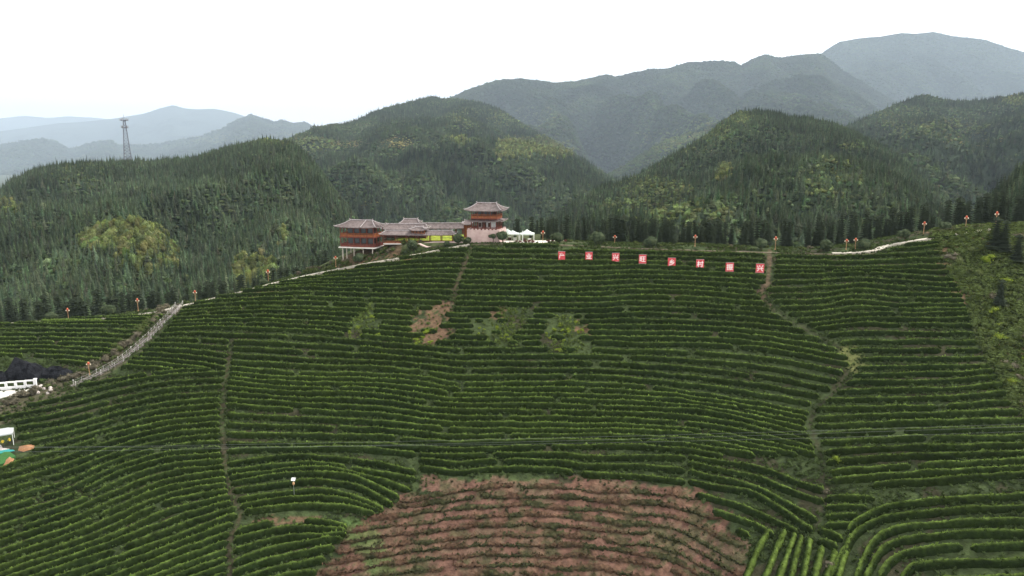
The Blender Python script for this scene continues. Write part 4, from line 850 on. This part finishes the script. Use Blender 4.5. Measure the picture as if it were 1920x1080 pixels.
# ---- two storey pavilion on stilts
w, d = 9.9, 6.0; p = at(679, 461, 196.5); pv1 = empty('timber_pavilion', p.tolist(), R(-14), 'two storey red timber pavilion on white stilts at the left end of the buildings', 'pavilion')
m_ = MB(); m_.box((0, 0, -.15), (w + 1.0, d + 1.0, .30)); m_.build('base_slab', M_conc, pv1)
for x in (-4.6, -3.4, -1.2, 1.6, 4.4):
    for y in (-2.7, 2.3):
        m_ = MB(); m_.tube([(x, y, -4.2), (x, y, -.28)], .16, 8); m_.build('stilt', M_path, pv1)
posts(pv1, perim(w, d, 5, 3), 0, 5.5, .12)
for q in ring(w, d): rail(pv1, *q, 0.0, .95, M_wood)
m_ = MB(); m_.box((0, 0, 2.72), (w + .5, d + .5, .28)); m_.build('upper_floor', M_wood, pv1)
for q in ring(w + .1, d + .1): rail(pv1, *q, 2.87, .95, M_rail)
m_ = MB(); m_.box((0, .9, 1.3), (w - 2.4, d - 3.4, 2.55)); m_.box((0, .9, 4.05), (w - 2.4, d - 3.4, 2.35)); m_.build('inner_room', M_dark, pv1)
for x in (-3, -1, 1, 3):
    m_ = MB(); m_.box((x, -.82, 1.5), (1.3, .06, 1.4)); m_.build('window', M_glass, pv1)
    m_ = MB(); m_.box((x, -.82, 4.3), (1.3, .06, 1.2)); m_.build('window', M_glass, pv1)
m_ = MB(); m_.box((0, 0, 5.33), (w + .3, .22, .34)); [m_.box((0, sy * d / 2, 5.30), (w + .3, .16, .34)) for sy in (-1, 1)]; [m_.box((sx * w / 2, 0, 5.28), (.16, d - .3, .32)) for sx in (-1, 1)]; m_.build('eave_beam', M_wood, pv1)
roof('roof', M_tile, pv1, (0, 0, 5.45), w, d, 1.7, 6.6, .85, .28)
m_ = MB(); m_.tube([(1.6, -3.95, 5.72), (1.6, -2.0, 6.5), (1.6, 0, 7.35)], .11, 5); m_.build('roof_seam', M_tile2, pv1)
# ---- long low gallery
zc0 = float(at(780, 455, 196)[2])
def gallery(name, u0, u1, v, Y, label, dep=3.0, hh=2.35, rise=.95, n=6, slab=True, railing=True, lift=.2, rot=0.0, body=None):
    a = at(u0, v, Y); b = at(u1, v, Y); L = float(np.linalg.norm((b - a)[:2])); r_ = empty(name, ((a + b) / 2).tolist(), rot, label, 'gallery')
    if slab: m_ = MB(); m_.box((0, 0, -.14), (L + .4, dep + .5, .28)); m_.build('base_slab', M_conc, r_)
    posts(r_, [(-L/2 + L * i / n, y) for i in range(n + 1) for y in (-dep/2, dep/2)], 0, hh, .11)
    m_ = MB(); [m_.box((0, sy * dep / 2, hh - .1), (L + .3, .14, .26)) for sy in (-1, 1)]; m_.build('eave_beam', M_wood, r_)
    if railing: [rail(r_, -L/2, sy * dep / 2, L/2, sy * dep / 2, 0, .42, M_rail, gap=.4) for sy in (-1, 1)]
    if body: m_ = MB(); m_.box((0, dep * .2, hh * .5), (L - .3, dep * .5, hh - .1)); m_.build('wall', body, r_)
    roof('roof', M_tile, r_, (0, 0, hh), L, dep, rise, L - .5, .65, lift)
    return r_, L, hh, rise
g1_, L1, h1, rr1 = gallery('covered_gallery', 722, 849, 455, 195.5, 'long open sided gallery with orange benches in front of the bright lawn', n=6)
gallery('rear_hall', 724, 800, 446, 204, 'low grey roofed hall behind the left half of the front gallery', dep=4.0, hh=2.7, rise=1.3, n=4, slab=False, railing=False, body=M_dark)
gallery('rear_gallery', 792, 868, 443, 217, 'long plain roofed gallery along the far side of the lawn', dep=3.0, hh=2.6, rise=1.4, n=6, slab=False, railing=True)
def lantern_roof(u, v, Y, w, d, hb, hr, label, nm='roof_pavilion', z0=None):
    p = at(u, v, Y); r_ = empty(nm, p.tolist(), R(-6), label, 'pavilion')
    m_ = MB(); m_.box((0, 0, hb / 2), (w, d, hb)); m_.build('wall', M_rail, r_)
    for i in range(4):
        m_ = MB(); m_.box((-w / 2 + w * (i + .5) / 4, -d / 2 - .03, hb * .55), (w / 4 * .7, .05, hb * .5)); m_.build('window', M_dark, r_)
    roof('roof', M_tile, r_, (0, 0, hb), w, d, hr, w * .55, .6, .4); return r_
p = at(786, 434, 195.5); zt = h1 + rr1 - .75
lr = lantern_roof(787, 434, 196.0, 3.6, 2.4, 1.0, .8, 'small raised red lantern roof on top of the front gallery')
ctr = at(722, 455, 195.5) * .5 + at(849, 455, 195.5) * .5; lr.location = (float(p[0]), float(ctr[1]), float(ctr[2]) + zt)
for k in (-1.6, 1.6):
    m_ = MB(); m_.box((k, 0, -.35), (.3, 2.1, .9)); m_.build('support', M_wood, lr)
gp = gallery('small_pavilion', 757, 785, 440, 211, 'small grey roofed pavilion with a dark body behind the hall', dep=4, hh=3.3, rise=1.4, n=2, slab=False, railing=False, lift=.4, body=M_wood)
gallery('link_gallery', 871, 884, 447, 206, 'short two tiered link roof joining the pagoda to the rear gallery', dep=3, hh=4.2, rise=1.0, n=2, slab=False, railing=False, lift=.4, body=M_rail)
# ---- pagoda on its pink base
w, d = 8.3, 7.0; p = at(913, 453, 196.0); pg = empty('pagoda', (float(p[0]), float(p[1]), Z0 - .05), R(-13), 'two storey red pagoda standing on a pink battlemented base', 'pagoda')
m_ = MB(); m_.box((0, 0, 1.75), (w + .9, d + .9, 3.5))
nb = 9
for q in range(nb):
    x = -(w + .9) / 2 + (w + .9) * (q + .5) / nb
    for sy in (-1, 1): m_.box((x, sy * (d + .66) / 2, 3.68), ((w + .9) / nb * .62, .22, .42), 0, .8)
for q in range(7):
    y = -(d + .4) / 2 + (d + .4) * (q + .5) / 7
    for sx in (-1, 1): m_.box((sx * (w + .66) / 2, y, 3.68), (.22, (d + .4) / 7 * .6, .42), 0, .8)
m_.build('base_wall', M_pink, pg)
posts(pg, perim(w - 1.2, d - 1.2, 4, 3), 3.45, 6.2, .15)
for q in ring(w - 1.2, d - 1.2): rail(pg, *q, 3.5, .8, M_wood)
m_ = MB(); m_.box((0, .3, 4.75), (w - 4.2, d - 3.6, 2.5)); m_.build('inner_room', M_white, pg)
m_ = MB(); m_.box((-.3, -1.75, 4.5), (1.2, .1, 2.0)); m_.build('door', M_dark, pg)
for x in (-1.5, 1.2):
    m_ = MB(); m_.box((x, -1.72, 4.8), (.8, .08, 1.1)); m_.build('window', M_dark, pg)
roof('skirt_roof', M_tile, pg, (0, 0, 5.85), w - 1.2, d - 1.2, .9, w - 2.6, 1.3, .35, beam=False)
m_ = MB(); m_.box((0, 0, 6.55), (w - .9, d - .9, .28)); m_.build('upper_floor', M_wood, pg)
for q in ring(w - 1.0, d - 1.0): rail(pg, *q, 6.68, 1.05, M_rail)
posts(pg, perim(w - 1.1, d - 1.1, 4, 3), 6.6, 9.0, .11)
m_ = MB(); m_.box((0, 0, 7.8), (w - 3.6, d - 3.2, 2.2)); m_.build('inner_room', M_dark, pg)
for x in (-1.6, 0, 1.6):
    m_ = MB(); m_.box((x, -1.94, 8.0), (1.0, .06, 1.3)); m_.build('window', M_glass, pg)
m_ = MB(); [m_.box((0, sy * (d - 1.1) / 2, 8.85), (w - .8, .16, .3)) for sy in (-1, 1)]; [m_.box((sx * (w - 1.1) / 2, 0, 8.83), (.16, d - 1.4, .28)) for sx in (-1, 1)]; m_.build('eave_beam', M_wood, pg)
roof('roof', M_tile, pg, (0, 0, 8.75), w - 1.1, d - 1.1, 1.9, 5.4, 1.3, .32, gable=True)
# ---- ramp road from the gallery to the path, and the tents
m_ = MB(); q = [at(783, 470, 191.5), at(800, 468, 190.5), at(868, 455, 192.5), at(850, 455, 194), at(812, 458, 193.5)]
m_.add([(a[0], a[1], float(zg(a[0], a[1])) + .22) for a in q] + [(a[0], a[1], float(zg(a[0], a[1])) - .6) for a in q], [(0, 1, 2, 3, 4), (9, 8, 7, 6, 5)] + [(k, k + 5, (k + 1) % 5 + 5, (k + 1) % 5) for k in range(5)])
tag(m_.build('ramp_paving', mat('pink_paving', (.42, .31, .28), .9, (.52, .40, .37), .8)), 'pinkish paved ramp between the gallery and the ridge path', None, None, 'structure')
def tent(u, Y, w, hh, pk, label, z=None):
    a = at(u, 450, Y); z = Z0 + .1 if z is None else z; r_ = empty('canopy_tent', (float(a[0]), float(a[1]), z), R(random.uniform(-8, 4)), label, 'tent', 'canopy tents beside the pagoda')
    V = []; n = 8; m = MB()
    for j in range(n + 1):
        for i in range(n + 1):
            x, y = i / n * 2 - 1, j / n * 2 - 1; e = 1 - max(abs(x), abs(y)); V.append((x * w / 2, y * w / 2, hh + pk * e ** 1.35 - .10 * (1 - (x * y) ** 2)))
    m.add(V, [(j * (n+1) + i, j * (n+1) + i + 1, (j+1) * (n+1) + i + 1, (j+1) * (n+1) + i) for j in range(n) for i in range(n)]); m.build('roof', M_tent, r_)
    m = MB(); [m.box((0, s * w / 2, hh - .18), (w, .04, .26)) for s in (-1, 1)]; [m.box((s * w / 2, 0, hh - .18), (.04, w, .26)) for s in (-1, 1)]; m.build('valance', M_tent, r_)
    for sx in (-1, 1):
        for sy in (-1, 1): m = MB(); m.tube([(sx * w / 2 * .97, sy * w / 2 * .97, -.1), (sx * w / 2 * .97, sy * w / 2 * .97, hh)], .05, 6); m.build('pole', M_white, r_)
    for k in range(2):
        m = MB(); m.box((-.8 + 1.5 * k, .2, .38), (.9, .6, .76)); t_ = m.build('table', M_white if k else M_dark); t_.location = (float(a[0]) + .0, float(a[1]), z); tag(t_, f'{"white" if k else "dark"} table under the {label.split(",")[0]}', 'table')
tent(951, 201.5, 3.0, 2.1, 1.0, 'rearmost pale tent, half hidden behind the pagoda base', Z0)
tent(961, 198.5, 3.6, 2.0, 1.0, 'middle pale green tent right of the pagoda', Z0)
tent(988, 196.5, 4.0, 2.2, 1.25, 'largest white peaked tent, rightmost of the three', Z0)
m_ = MB(); a = at(980, 452, 191.2); m_.tube([(0, 0, -.4), (0, 0, 3.1)], .09, 8); m_.box((0, 0, 3.15), (.26, .26, .12)); o = m_.build('post', M_white); o.location = (float(a[0]), float(a[1]), float(zg(a[0], a[1]))); tag(o, 'white post in front of the tents', 'post')

# ================================================================ BANNERS
BN = [(1053, 472, 487, 492, '产'), (1104, 473, 488, 493, '业'), (1154, 475, 490, 495, '兴'), (1204.5, 478, 494, 499, '旺'), (1259, 484, 500, 504, '乡'), (1312, 487, 503, 507, '村'), (1367.5, 493, 509, 514, '振'), (1424, 495, 511, 518, '兴')]
WH = mat('white_lettering', (.80, .76, .76), .6)
for k, (u, vt, vb, vl, ch) in enumerate(BN):
    P, ok = hit([u], [vl]); P = P[0]; sc = P[1] / FPX / cp; w = (12.6 + k * .32) * sc; h = (vb - vt) * sc * 1.03; leg = (vl - vb) * sc
    b = empty('banner_board', (float(P[0]), float(P[1]), float(P[2])), R(-3 + random.uniform(-4, 4)), f'red banner board with white character {ch}, {ordw(k + 1)} from the left on the tea slope', 'banner', 'red character boards on the tea slope')
    m = MB(); m.box((0, 0, leg + h / 2), (w, .07, h)); bd = m.build('panel', M_red, b)
    m = MB(); [m.box((0, 0, leg + z), (w + .08, .10, .07)) for z in (-.02, h + .02)]; m.build('frame', M_metal, b)
    for sx in (-1, 1): m = MB(); m.tube([(sx * w * .44, .06, -.4), (sx * w * .44, .06, leg + h)], .035, 5); m.build('leg', M_metal, b)
    for sx in (-1, 1): m = MB(); m.tube([(sx * w * .44, .9, -.1), (sx * w * .44, .08, leg + h * .8)], .025, 5); m.build('brace', M_metal, b)
    c = bpy.data.curves.new('character', 'FONT'); c.body = ch; c.size = w * .86; c.extrude = .012; c.offset = .022; c.align_x = 'CENTER'; c.align_y = 'CENTER'
    t = bpy.data.objects.new('character', c); COL.objects.link(t); bpy.context.view_layer.update()
    me = bpy.data.meshes.new_from_object(t.evaluated_get(bpy.context.evaluated_depsgraph_get())); bpy.data.objects.remove(t)
    xs = [v_.co.x for v_ in me.vertices]; ys = [v_.co.y for v_ in me.vertices]; cx, cy = (min(xs) + max(xs)) / 2, (min(ys) + max(ys)) / 2
    for v_ in me.vertices: x, y, z = v_.co; v_.co = (x - cx, -.052 - z, leg + h / 2 + (y - cy))
    me.materials.append(WH); o = bpy.data.objects.new('character', me); COL.objects.link(o); o.parent = bd

# ================================================================ TREES AND LAMPS ON THE RIDGE
CU = [c[0] for c in CP[:19]]; CYY = [c[2] for c in CP[:19]]
def yc(u): return float(np.interp(u, CU, CYY))
bd_, bk_ = [], []
ballm = []
for s_ in (41, 42, 43):
    V, F = leaf_blob((1, 1, 1), 0, 900, s_, .11, 3, .9); me = bpy.data.meshes.new('crown'); fill_mesh(me, V, F); me.materials.append(M_ball); ballm.append(me)
BALLS = [(943,441,10.5,'beside the right corner of the pagoda base'),(925,443,6,'small, in front of the pagoda base'),(858,447,10,'above the ramp left of the pagoda'),(878,450,7,'low, left of the pagoda base'),(837,459,6,'narrow, on the ramp edge'),(773,472,10.5,'below the middle of the front gallery'),(674,486,9.5,'below the stilted pavilion'),
 (1047,448,11,'just right of the sunlit plaza'),(1123,453,13,'between the first and second lamps right of the plaza'),(1222,455,11.5,'behind the fourth banner'),(1428,457,12,'at the head of the dirt gully'),(1548,464,12,'right of the dirt gully'),(1622,460,11.5,'at the foot of the right path'),(1697,438,10,'half way up the right path'),(1774,424,10,'highest on the right path'),
 (94,593,10,'at the left end of the ridge path'),(207,587,12,'left of the stairway head'),(430,552,6,'low, on the left ridge path'),(493,529,8,'beside the lamp on the left ridge path')]
for k, (u, v, r, lb) in enumerate(BALLS):
    Y = yc(u) + (1.4 if not 835 < u < 950 else 1.0); P = at(u, v, Y); g = float(zg(P[0], P[1])); rr = r * Y / FPX / cp
    t = empty('round_tree', (float(P[0]), float(P[1]), g), random.uniform(0, 6), 'clipped round crowned tree ' + lb, 'tree', 'clipped round trees along the ridge path')
    hc = max(float(P[2]) - g, rr * .9)
    o = bpy.data.objects.new('crown', ballm[k % 3]); COL.objects.link(o); o.parent = t; o.location = (0, 0, hc); o.scale = (rr, rr, rr * random.uniform(.86, 1.0))
    m = MB(); m.tube([(0, 0, -.4), (0, 0, hc)], rr * .09 + .03, 6); m.build('trunk', M_bark, t)
# lantern lamps
def lamp_proto():
    t = empty('lantern_lamp', (0, 0, 0)); m = MB(); m.tube([(0, 0, -.4), (0, 0, 1.0), (0, 0, 2.3)], [.09, .075, .06], 8); m.box((0, 0, .12), (.3, .3, .3)); p1_ = m.build('post', M_brass, t)
    m = MB(); m.tube([(-.5, 0, 2.35), (-.3, 0, 2.12), (0, 0, 2.05), (.3, 0, 2.12), (.5, 0, 2.35)], .04, 6); p2_ = m.build('arm', M_brass, t)
    ch = [p1_, p2_]
    for sx in (-1, 1): m = MB(); m.ell((sx * .52, 0, 2.45), (.17, .17, .16), 8, 6); ch.append(m.build('lamp_globe', M_globe, t))
    m = MB(); m.ell((0, 0, 2.72), (.33, .33, .30), 12, 8); l_ = m.build('lantern', M_lan, t); ch.append(l_)
    m = MB(); m.tube([(0, 0, 2.96), (0, 0, 3.06)], .16, 8); m.tube([(0, 0, 2.30), (0, 0, 2.46)], .14, 8); c_ = m.build('cap', M_brass, l_); reg(l_, c_)
    reg(t, *ch); return t
M_globe = mat('cream_globe', (.75, .66, .50), .4)
LP = [(125,568,'left of the clipped round tree at the far left'),(257,559,'between the round tree and the stairway head'),(365,544,'just right of the stairway head'),(502,505,'on the climbing left ridge path'),(629,480,'below the stilted pavilion'),(170,682,'at the foot of the stairway'),
 (1018,432,'at the right end of the sunlit plaza'),(1153,441,'above the third banner'),(1304,440,'above the sixth banner'),(1455,443,'right of the gully head'),(1588,448,'on the foot of the right path, the fainter of two'),(1605,446,'on the foot of the right path, the brighter of two'),(1734,415,'half way up the right path'),(1813,404,'near the top of the right path'),(1870,396,'among the dark trees above the right path')]
lp = lamp_proto()
for k, (u, v, lb) in enumerate(LP):
    o = lp if k == 0 else copy_tree(lp); Y = yc(u) + 2.4
    if u == 170: P, ok = hit([168], [703]); P = P[0]
    else: P = at(u, v, Y)
    g = float(zg(P[0], P[1])); h = float(P[2]) - g if u != 170 else 3.1; s_ = min(1.25, max(.85, h / 3.06)); o.location = (float(P[0]), float(P[1]), g + (h - 3.06 * s_ if abs(h - 3.06 * s_) < .5 else 0)); o.scale = (.82, .82, s_)
    tag(o, 'red lantern lamp ' + lb, 'lamp', 'lantern lamps along the ridge path')
# insect trap lamp in the lower block
P, ok = hit([552], [934]); P = P[0]; sc = P[1] / FPX / cp
t = empty('trap_lamp', P.tolist(), 0, 'thin pole lamp with a white solar panel standing among the lower tea rows', 'trap lamp'); H = 40 * sc
m = MB(); m.tube([(0, 0, -.3), (0, 0, H * .95)], .035, 6); m.build('pole', M_metal, t)
m = MB(); m.box((0, 0, 0), (8.0 * sc, .55, .05)); o = m.build('solar_panel', M_white, t); o.location = (0, 0, H); o.rotation_euler = (R(50), 0, R(-8))
m = MB(); m.tube([(0, 0, H * .70), (0, 0, H * .76), (0, 0, H * .83), (0, 0, H * .86)], [.10, .21, .17, .08], 8); m.build('lamp_body', M_brass, t)
# fence behind the right path
m_ = MB(); f0 = None
sel = [i for i in range(0, len(PR)) if PR[i, 0] > PR[:, 0].min() + (PR[:, 0].max() - PR[:, 0].min()) * .35]
fr = empty('fence', PR[sel[0]].tolist(), 0, 'thin weathered post and rail fence behind the right path', 'fence'); o0 = np.array(fr.location); tp = []
for q, i in enumerate(sel):
    nrm = NR[i] * (1 if NR[i][1] > 0 else -1); x, y = PR[i, 0] + nrm[0] * 2.2, PR[i, 1] + nrm[1] * 2.2; z = float(zg(x, y))
    tp.append((x - o0[0], y - o0[1], z + 1.0 - o0[2]))
    if q % 2 == 0: m = MB(); m.tube([(tp[-1][0], tp[-1][1], tp[-1][2] - 1.3), tp[-1]], .06, 5); m.build('post', M_dry, fr)
m = MB(); m.tube(tp, .035, 4); m.tube([(a, b, c - .45) for a, b, c in tp], .035, 4); m.build('rail', M_dry, fr)
# firs behind the ridge, each its own tree
firm = []
for k, (h, r, ti, br) in enumerate([(1, .19, 15, 10), (1, .16, 16, 9), (1, .21, 14, 10), (1, .175, 15, 10)]):
    V, F = fir_mesh(h, r * .82, ti, br, 50 + k, .10, .30); me = bpy.data.meshes.new('crown'); fill_mesh(me, V, F); me.materials.append(M_fir); firm.append(me)
tm = MB(); tm.tube([(0, 0, -.12), (0, 0, .4), (0, 0, .92)], [.022, .016, .005], 6); tme = bpy.data.meshes.new('trunk'); tme.from_pydata(tm.v, [], tm.f); tme.materials.append(M_bark)
def fir(x, y, h, label, group, k, wd=1.0, z=None):
    t = empty('fir_tree', (x, y, float(zg(x, y)) - .1 if z is None else z), random.uniform(0, 6.3), label, 'fir tree', group)
    for nm, me in (('crown', firm[k % 4]), ('trunk', tme)):
        o = bpy.data.objects.new(nm, me); COL.objects.link(o); o.parent = t; o.scale = (h * wd, h * wd, h)
    return t
TOPR = [(955,410),(1010,404),(1060,397),(1130,400),(1200,404),(1300,406),(1400,406),(1480,398),(1560,396),(1640,390),(1700,382),(1780,368),(1850,352),(1930,330)]
def belt(n, u0, u1, prof, y0, y1, group, lab, jitter=11):
    us = np.sort(rng.uniform(u0, u1, n)); 
    for k, u in enumerate(us):
        Y = rng.uniform(y0, y1) + (yc(u) - 188) * .8; vt = np.interp(u, [a[0] for a in prof], [a[1] for a in prof]) + abs(rng.normal(0, jitter)) * 1.3 + (y1 - Y) * .25
        P = at(u, vt, Y); g = float(zg(P[0], P[1])); h = float(np.clip(P[2] - g, 3.2, 13)); fir(float(P[0]), float(P[1]), h, lab(k), group, int(rng.integers(4)), float(rng.uniform(.85, 1.2)), g - .1)
belt(165, 958, 1935, TOPR, 199, 228, 'dark firs behind the right of the ridge', lambda k: f'dark fir behind the ridge path, {ordw(k + 1)} rightwards from the pagoda')
belt(84, -20, 625, [(0,548),(150,540),(330,534),(430,516),(520,494),(640,462)], 208, 228, 'dark firs behind the left of the ridge', lambda k: f'dark fir beyond the left ridge path, {ordw(k + 1)} from the left edge')
belt(22, 650, 950, [(650,418),(950,410)], 222, 234, 'dark firs behind the timber buildings', lambda k: f'dark fir behind the timber buildings, {ordw(k + 1)} from their left end', 4)
for k, (u, vt, vb, lb) in enumerate([(1864,408,470,'left and tallest of the dark group at the right path end'),(1880,414,474,'second of the dark group at the right path end'),(1906,440,492,'lone dark fir right of the group at the path end'),(1873,523,575,'dark stubby fir in the middle of the right scrub slope')]):
    P, ok = hit([u], [vb], 205); P = P[0]; sc = P[1] / FPX / cp; fir(float(P[0]), float(P[1]), (vb - vt) * sc, lb.replace('lone', 'lone').replace('dark stubby fir', 'dark stubby fir') if 'fir' in lb else 'dark fir, ' + lb, 'dark firs on the right scrub slope', k, 1.5)
# shrubs
def at_shrubs(lst, group, kinds, lab):
    for k, (u, v, r) in enumerate(lst):
        P, ok = hit([u], [v], 205); P = P[0]
        if not ok[0]: continue
        s_ = r * P[1] / FPX / cp; bush(float(P[0]), float(P[1]), s_, kinds[k % len(kinds)], k, lab(k), group, 'shrub', 'shrub', -.1, random.uniform(.7, 1.1))
rs = random.Random(5); L_ = []
for _ in range(60):
    v = rs.uniform(440, 800); e = lx(EDGE, v) + 12; 
    if e < 1925: L_.append((rs.uniform(e, 1960), v, rs.uniform(6, 15)))
L_.sort(key=lambda a: a[1])
at_shrubs(L_, 'green shrubs on the right scrub slope', [1, 1, 0, 1, 2], lambda k: f'leafy shrub on the rough right slope, {ordw(k + 1)} counting down from the path')
at_shrubs([(1892,650,15),(1890,555,10),(1908,620,12)], 'dark shrubs on the right scrub slope', [1], lambda k: f'dark rounded shrub at the right edge, {ordw(k + 1)} of the dark ones')
L2 = []
for (a, b), n_, r0 in ((( (895, 965), (612, 642)), 16, 5), (((1025, 1092), (604, 660)), 24, 5), (((655, 712), (590, 636)), 10, 6), (((775, 812), (625, 652)), 10, 8)):
    for _ in range(n_): L2.append((rs.uniform(*a), rs.uniform(*b), rs.uniform(.6, 1.2) * r0))
L2.sort(); at_shrubs(L2, 'bright shrubs in the gaps of the upper tea rows', [2, 1, 2], lambda k: f'bright yellow green shrub in the upper row gaps, {ordw(k + 1)} from the left')
at_shrubs([(1573,868,11)], 'lone shrubs', [2], lambda k: 'bright yellow green bush standing just right of the lower dirt gully')
at_shrubs([(1548,925,9),(1553,1060,12)], 'pale weeds at the gully foot', [0], lambda k: f'pale seeding weed clump at the gully foot, {("upper","lower")[k]} one')
# bank below the buildings and behind the ridge path
L3 = []
for _ in range(46):
    u = rs.uniform(560, 800); L3.append((u, np.interp(u, [500, 640, 800], [526, 488, 466]) + rs.uniform(-6, 3), rs.uniform(4, 8)))
L3.sort(); 
for k, (u, v, r) in enumerate(L3):
    Y = yc(u) + rs.uniform(2, 6); P = at(u, v, Y); bush(float(P[0]), float(P[1]), r * Y / FPX, 1 if k % 3 else 0, k, f'bush on the bank behind the left ridge path, {ordw(k + 1)} up from the left', 'bushes on the bank below the pavilions', 'shrub', 'shrub')
for k in range(70):
    u = rs.uniform(-10, 560) if k < 34 else rs.uniform(1060, 1850); Y = yc(u) + rs.uniform(2.5, 6); P = at(u, 500, Y)
    L_.append(0); bush(float(P[0]), float(P[1]), rs.uniform(.5, 1.1), 1 if k % 4 else 0, k, 'low rounded bush in the fringe between the ridge path and the firs', 'low bushes fringing the ridge path', 'shrub', 'shrub', sz=.8)
# reddish hedge plants by the tents
M_redb = mat('purple_leaves', (.09, .035, .035), .9, (.16, .07, .06), 2)
for k, (u, r) in enumerate([(968, .5), (975, .5), (985, .6), (992, .65), (999, .6), (1028, .6), (1036, .5), (1060, .5)]):
    V, F = bm[k % 3]; P = at(u, 455, 192.2); me = bpy.data.meshes.new('shrub'); fill_mesh(me, V * 1.0, F); me.materials.append(M_redb); o = bpy.data.objects.new('shrub', me); COL.objects.link(o)
    o.location = (float(P[0]), float(P[1]), float(zg(P[0], P[1])) + .1); o.scale = (r, r, r); tag(o, f'purple leaved shrub in front of the tents, {ordw(k + 1)} from the left', 'shrub', 'purple shrubs by the plaza')
# ================================================================ SIGNAL MAST
P = at(239, 292, 705); Hm = 44.0; t = empty('signal_mast', (float(P[0]), float(P[1]), float(P[2]) - 4), R(20), 'tall lattice steel signal mast on the left hill top', 'mast')
Hm = float(at(231, 214, 705)[2] - P[2]) + 4; M_mast = mat('dark_galvanised_steel', (.10, .09, .11), .6)
def mw(z): return 2.6 * (1 - z / Hm) + .55
corners = [(-1, -1), (1, -1), (1, 1), (-1, 1)]
for cx, cy in corners: m = MB(); m.tube([(cx * mw(z), cy * mw(z), z) for z in np.linspace(0, Hm * .86, 8)], .13, 5); m.build('leg', M_mast, t)
m = MB(); zs = np.linspace(0, Hm * .86, 13)
for z0, z1 in zip(zs[:-1], zs[1:]):
    for k in range(4):
        a, b = corners[k], corners[(k + 1) % 4]
        m.tube([(a[0] * mw(z0), a[1] * mw(z0), z0), (b[0] * mw(z1), b[1] * mw(z1), z1)], .05, 4); m.tube([(b[0] * mw(z0), b[1] * mw(z0), z0), (a[0] * mw(z1), a[1] * mw(z1), z1)], .09, 4); m.tube([(a[0] * mw(z1), a[1] * mw(z1), z1), (b[0] * mw(z1), b[1] * mw(z1), z1)], .09, 4)
m.build('bracing', M_mast, t)
for z, r_ in ((.70, 2.6), (.86, 3.2)):
    m = MB(); m.tube([(0, 0, Hm * z), (0, 0, Hm * z + .35)], r_, 12)
    for k in range(12): a = k / 12 * 6.283; m.tube([(r_ * math.cos(a), r_ * math.sin(a), Hm * z), (r_ * math.cos(a), r_ * math.sin(a), Hm * z + 1.4)], .07, 4)
    pf = m.build('platform', M_mast, t)
    for k in range(6): a = k / 6 * 6.283 + .3; m = MB(); m.box(((r_ + .4) * math.cos(a), (r_ + .4) * math.sin(a), Hm * z + 1.0), (.35, .6, 2.6), a); m.build('antenna', M_metal, pf)
m = MB(); m.tube([(0, 0, Hm * .84), (0, 0, Hm * 1.0)], [.3, .1], 6); m.build('top_spike', M_mast, t)
# ================================================================ POWER CABLES
M_cab = mat('grey_cable', (.24, .26, .26), .6)
for k, (p0, p1, p2, lb) in enumerate([((-200, 842), (960, 823), (2150, 786), 'upper'), ((-200, 850), (960, 829), (2150, 791), 'middle'), ((-200, 836), (960, 833), (2150, 800), 'lower')]):
    a, b, c = at(*p0, 84), at(*p1, 80), at(*p2, 78); m = MB(); pts = []
    for i in range(49):
        s = i / 48 * 2 - 1; pts.append(a * (s * (s - 1) / 2) + b * (1 - s * s) + c * (s * (s + 1) / 2))
    m.tube(pts, .006, 5); tag(m.build('power_cable', M_cab), f'{lb} of the thin grey power cables crossing in front of the tea slope', 'cable', 'power cables across the tea slope')
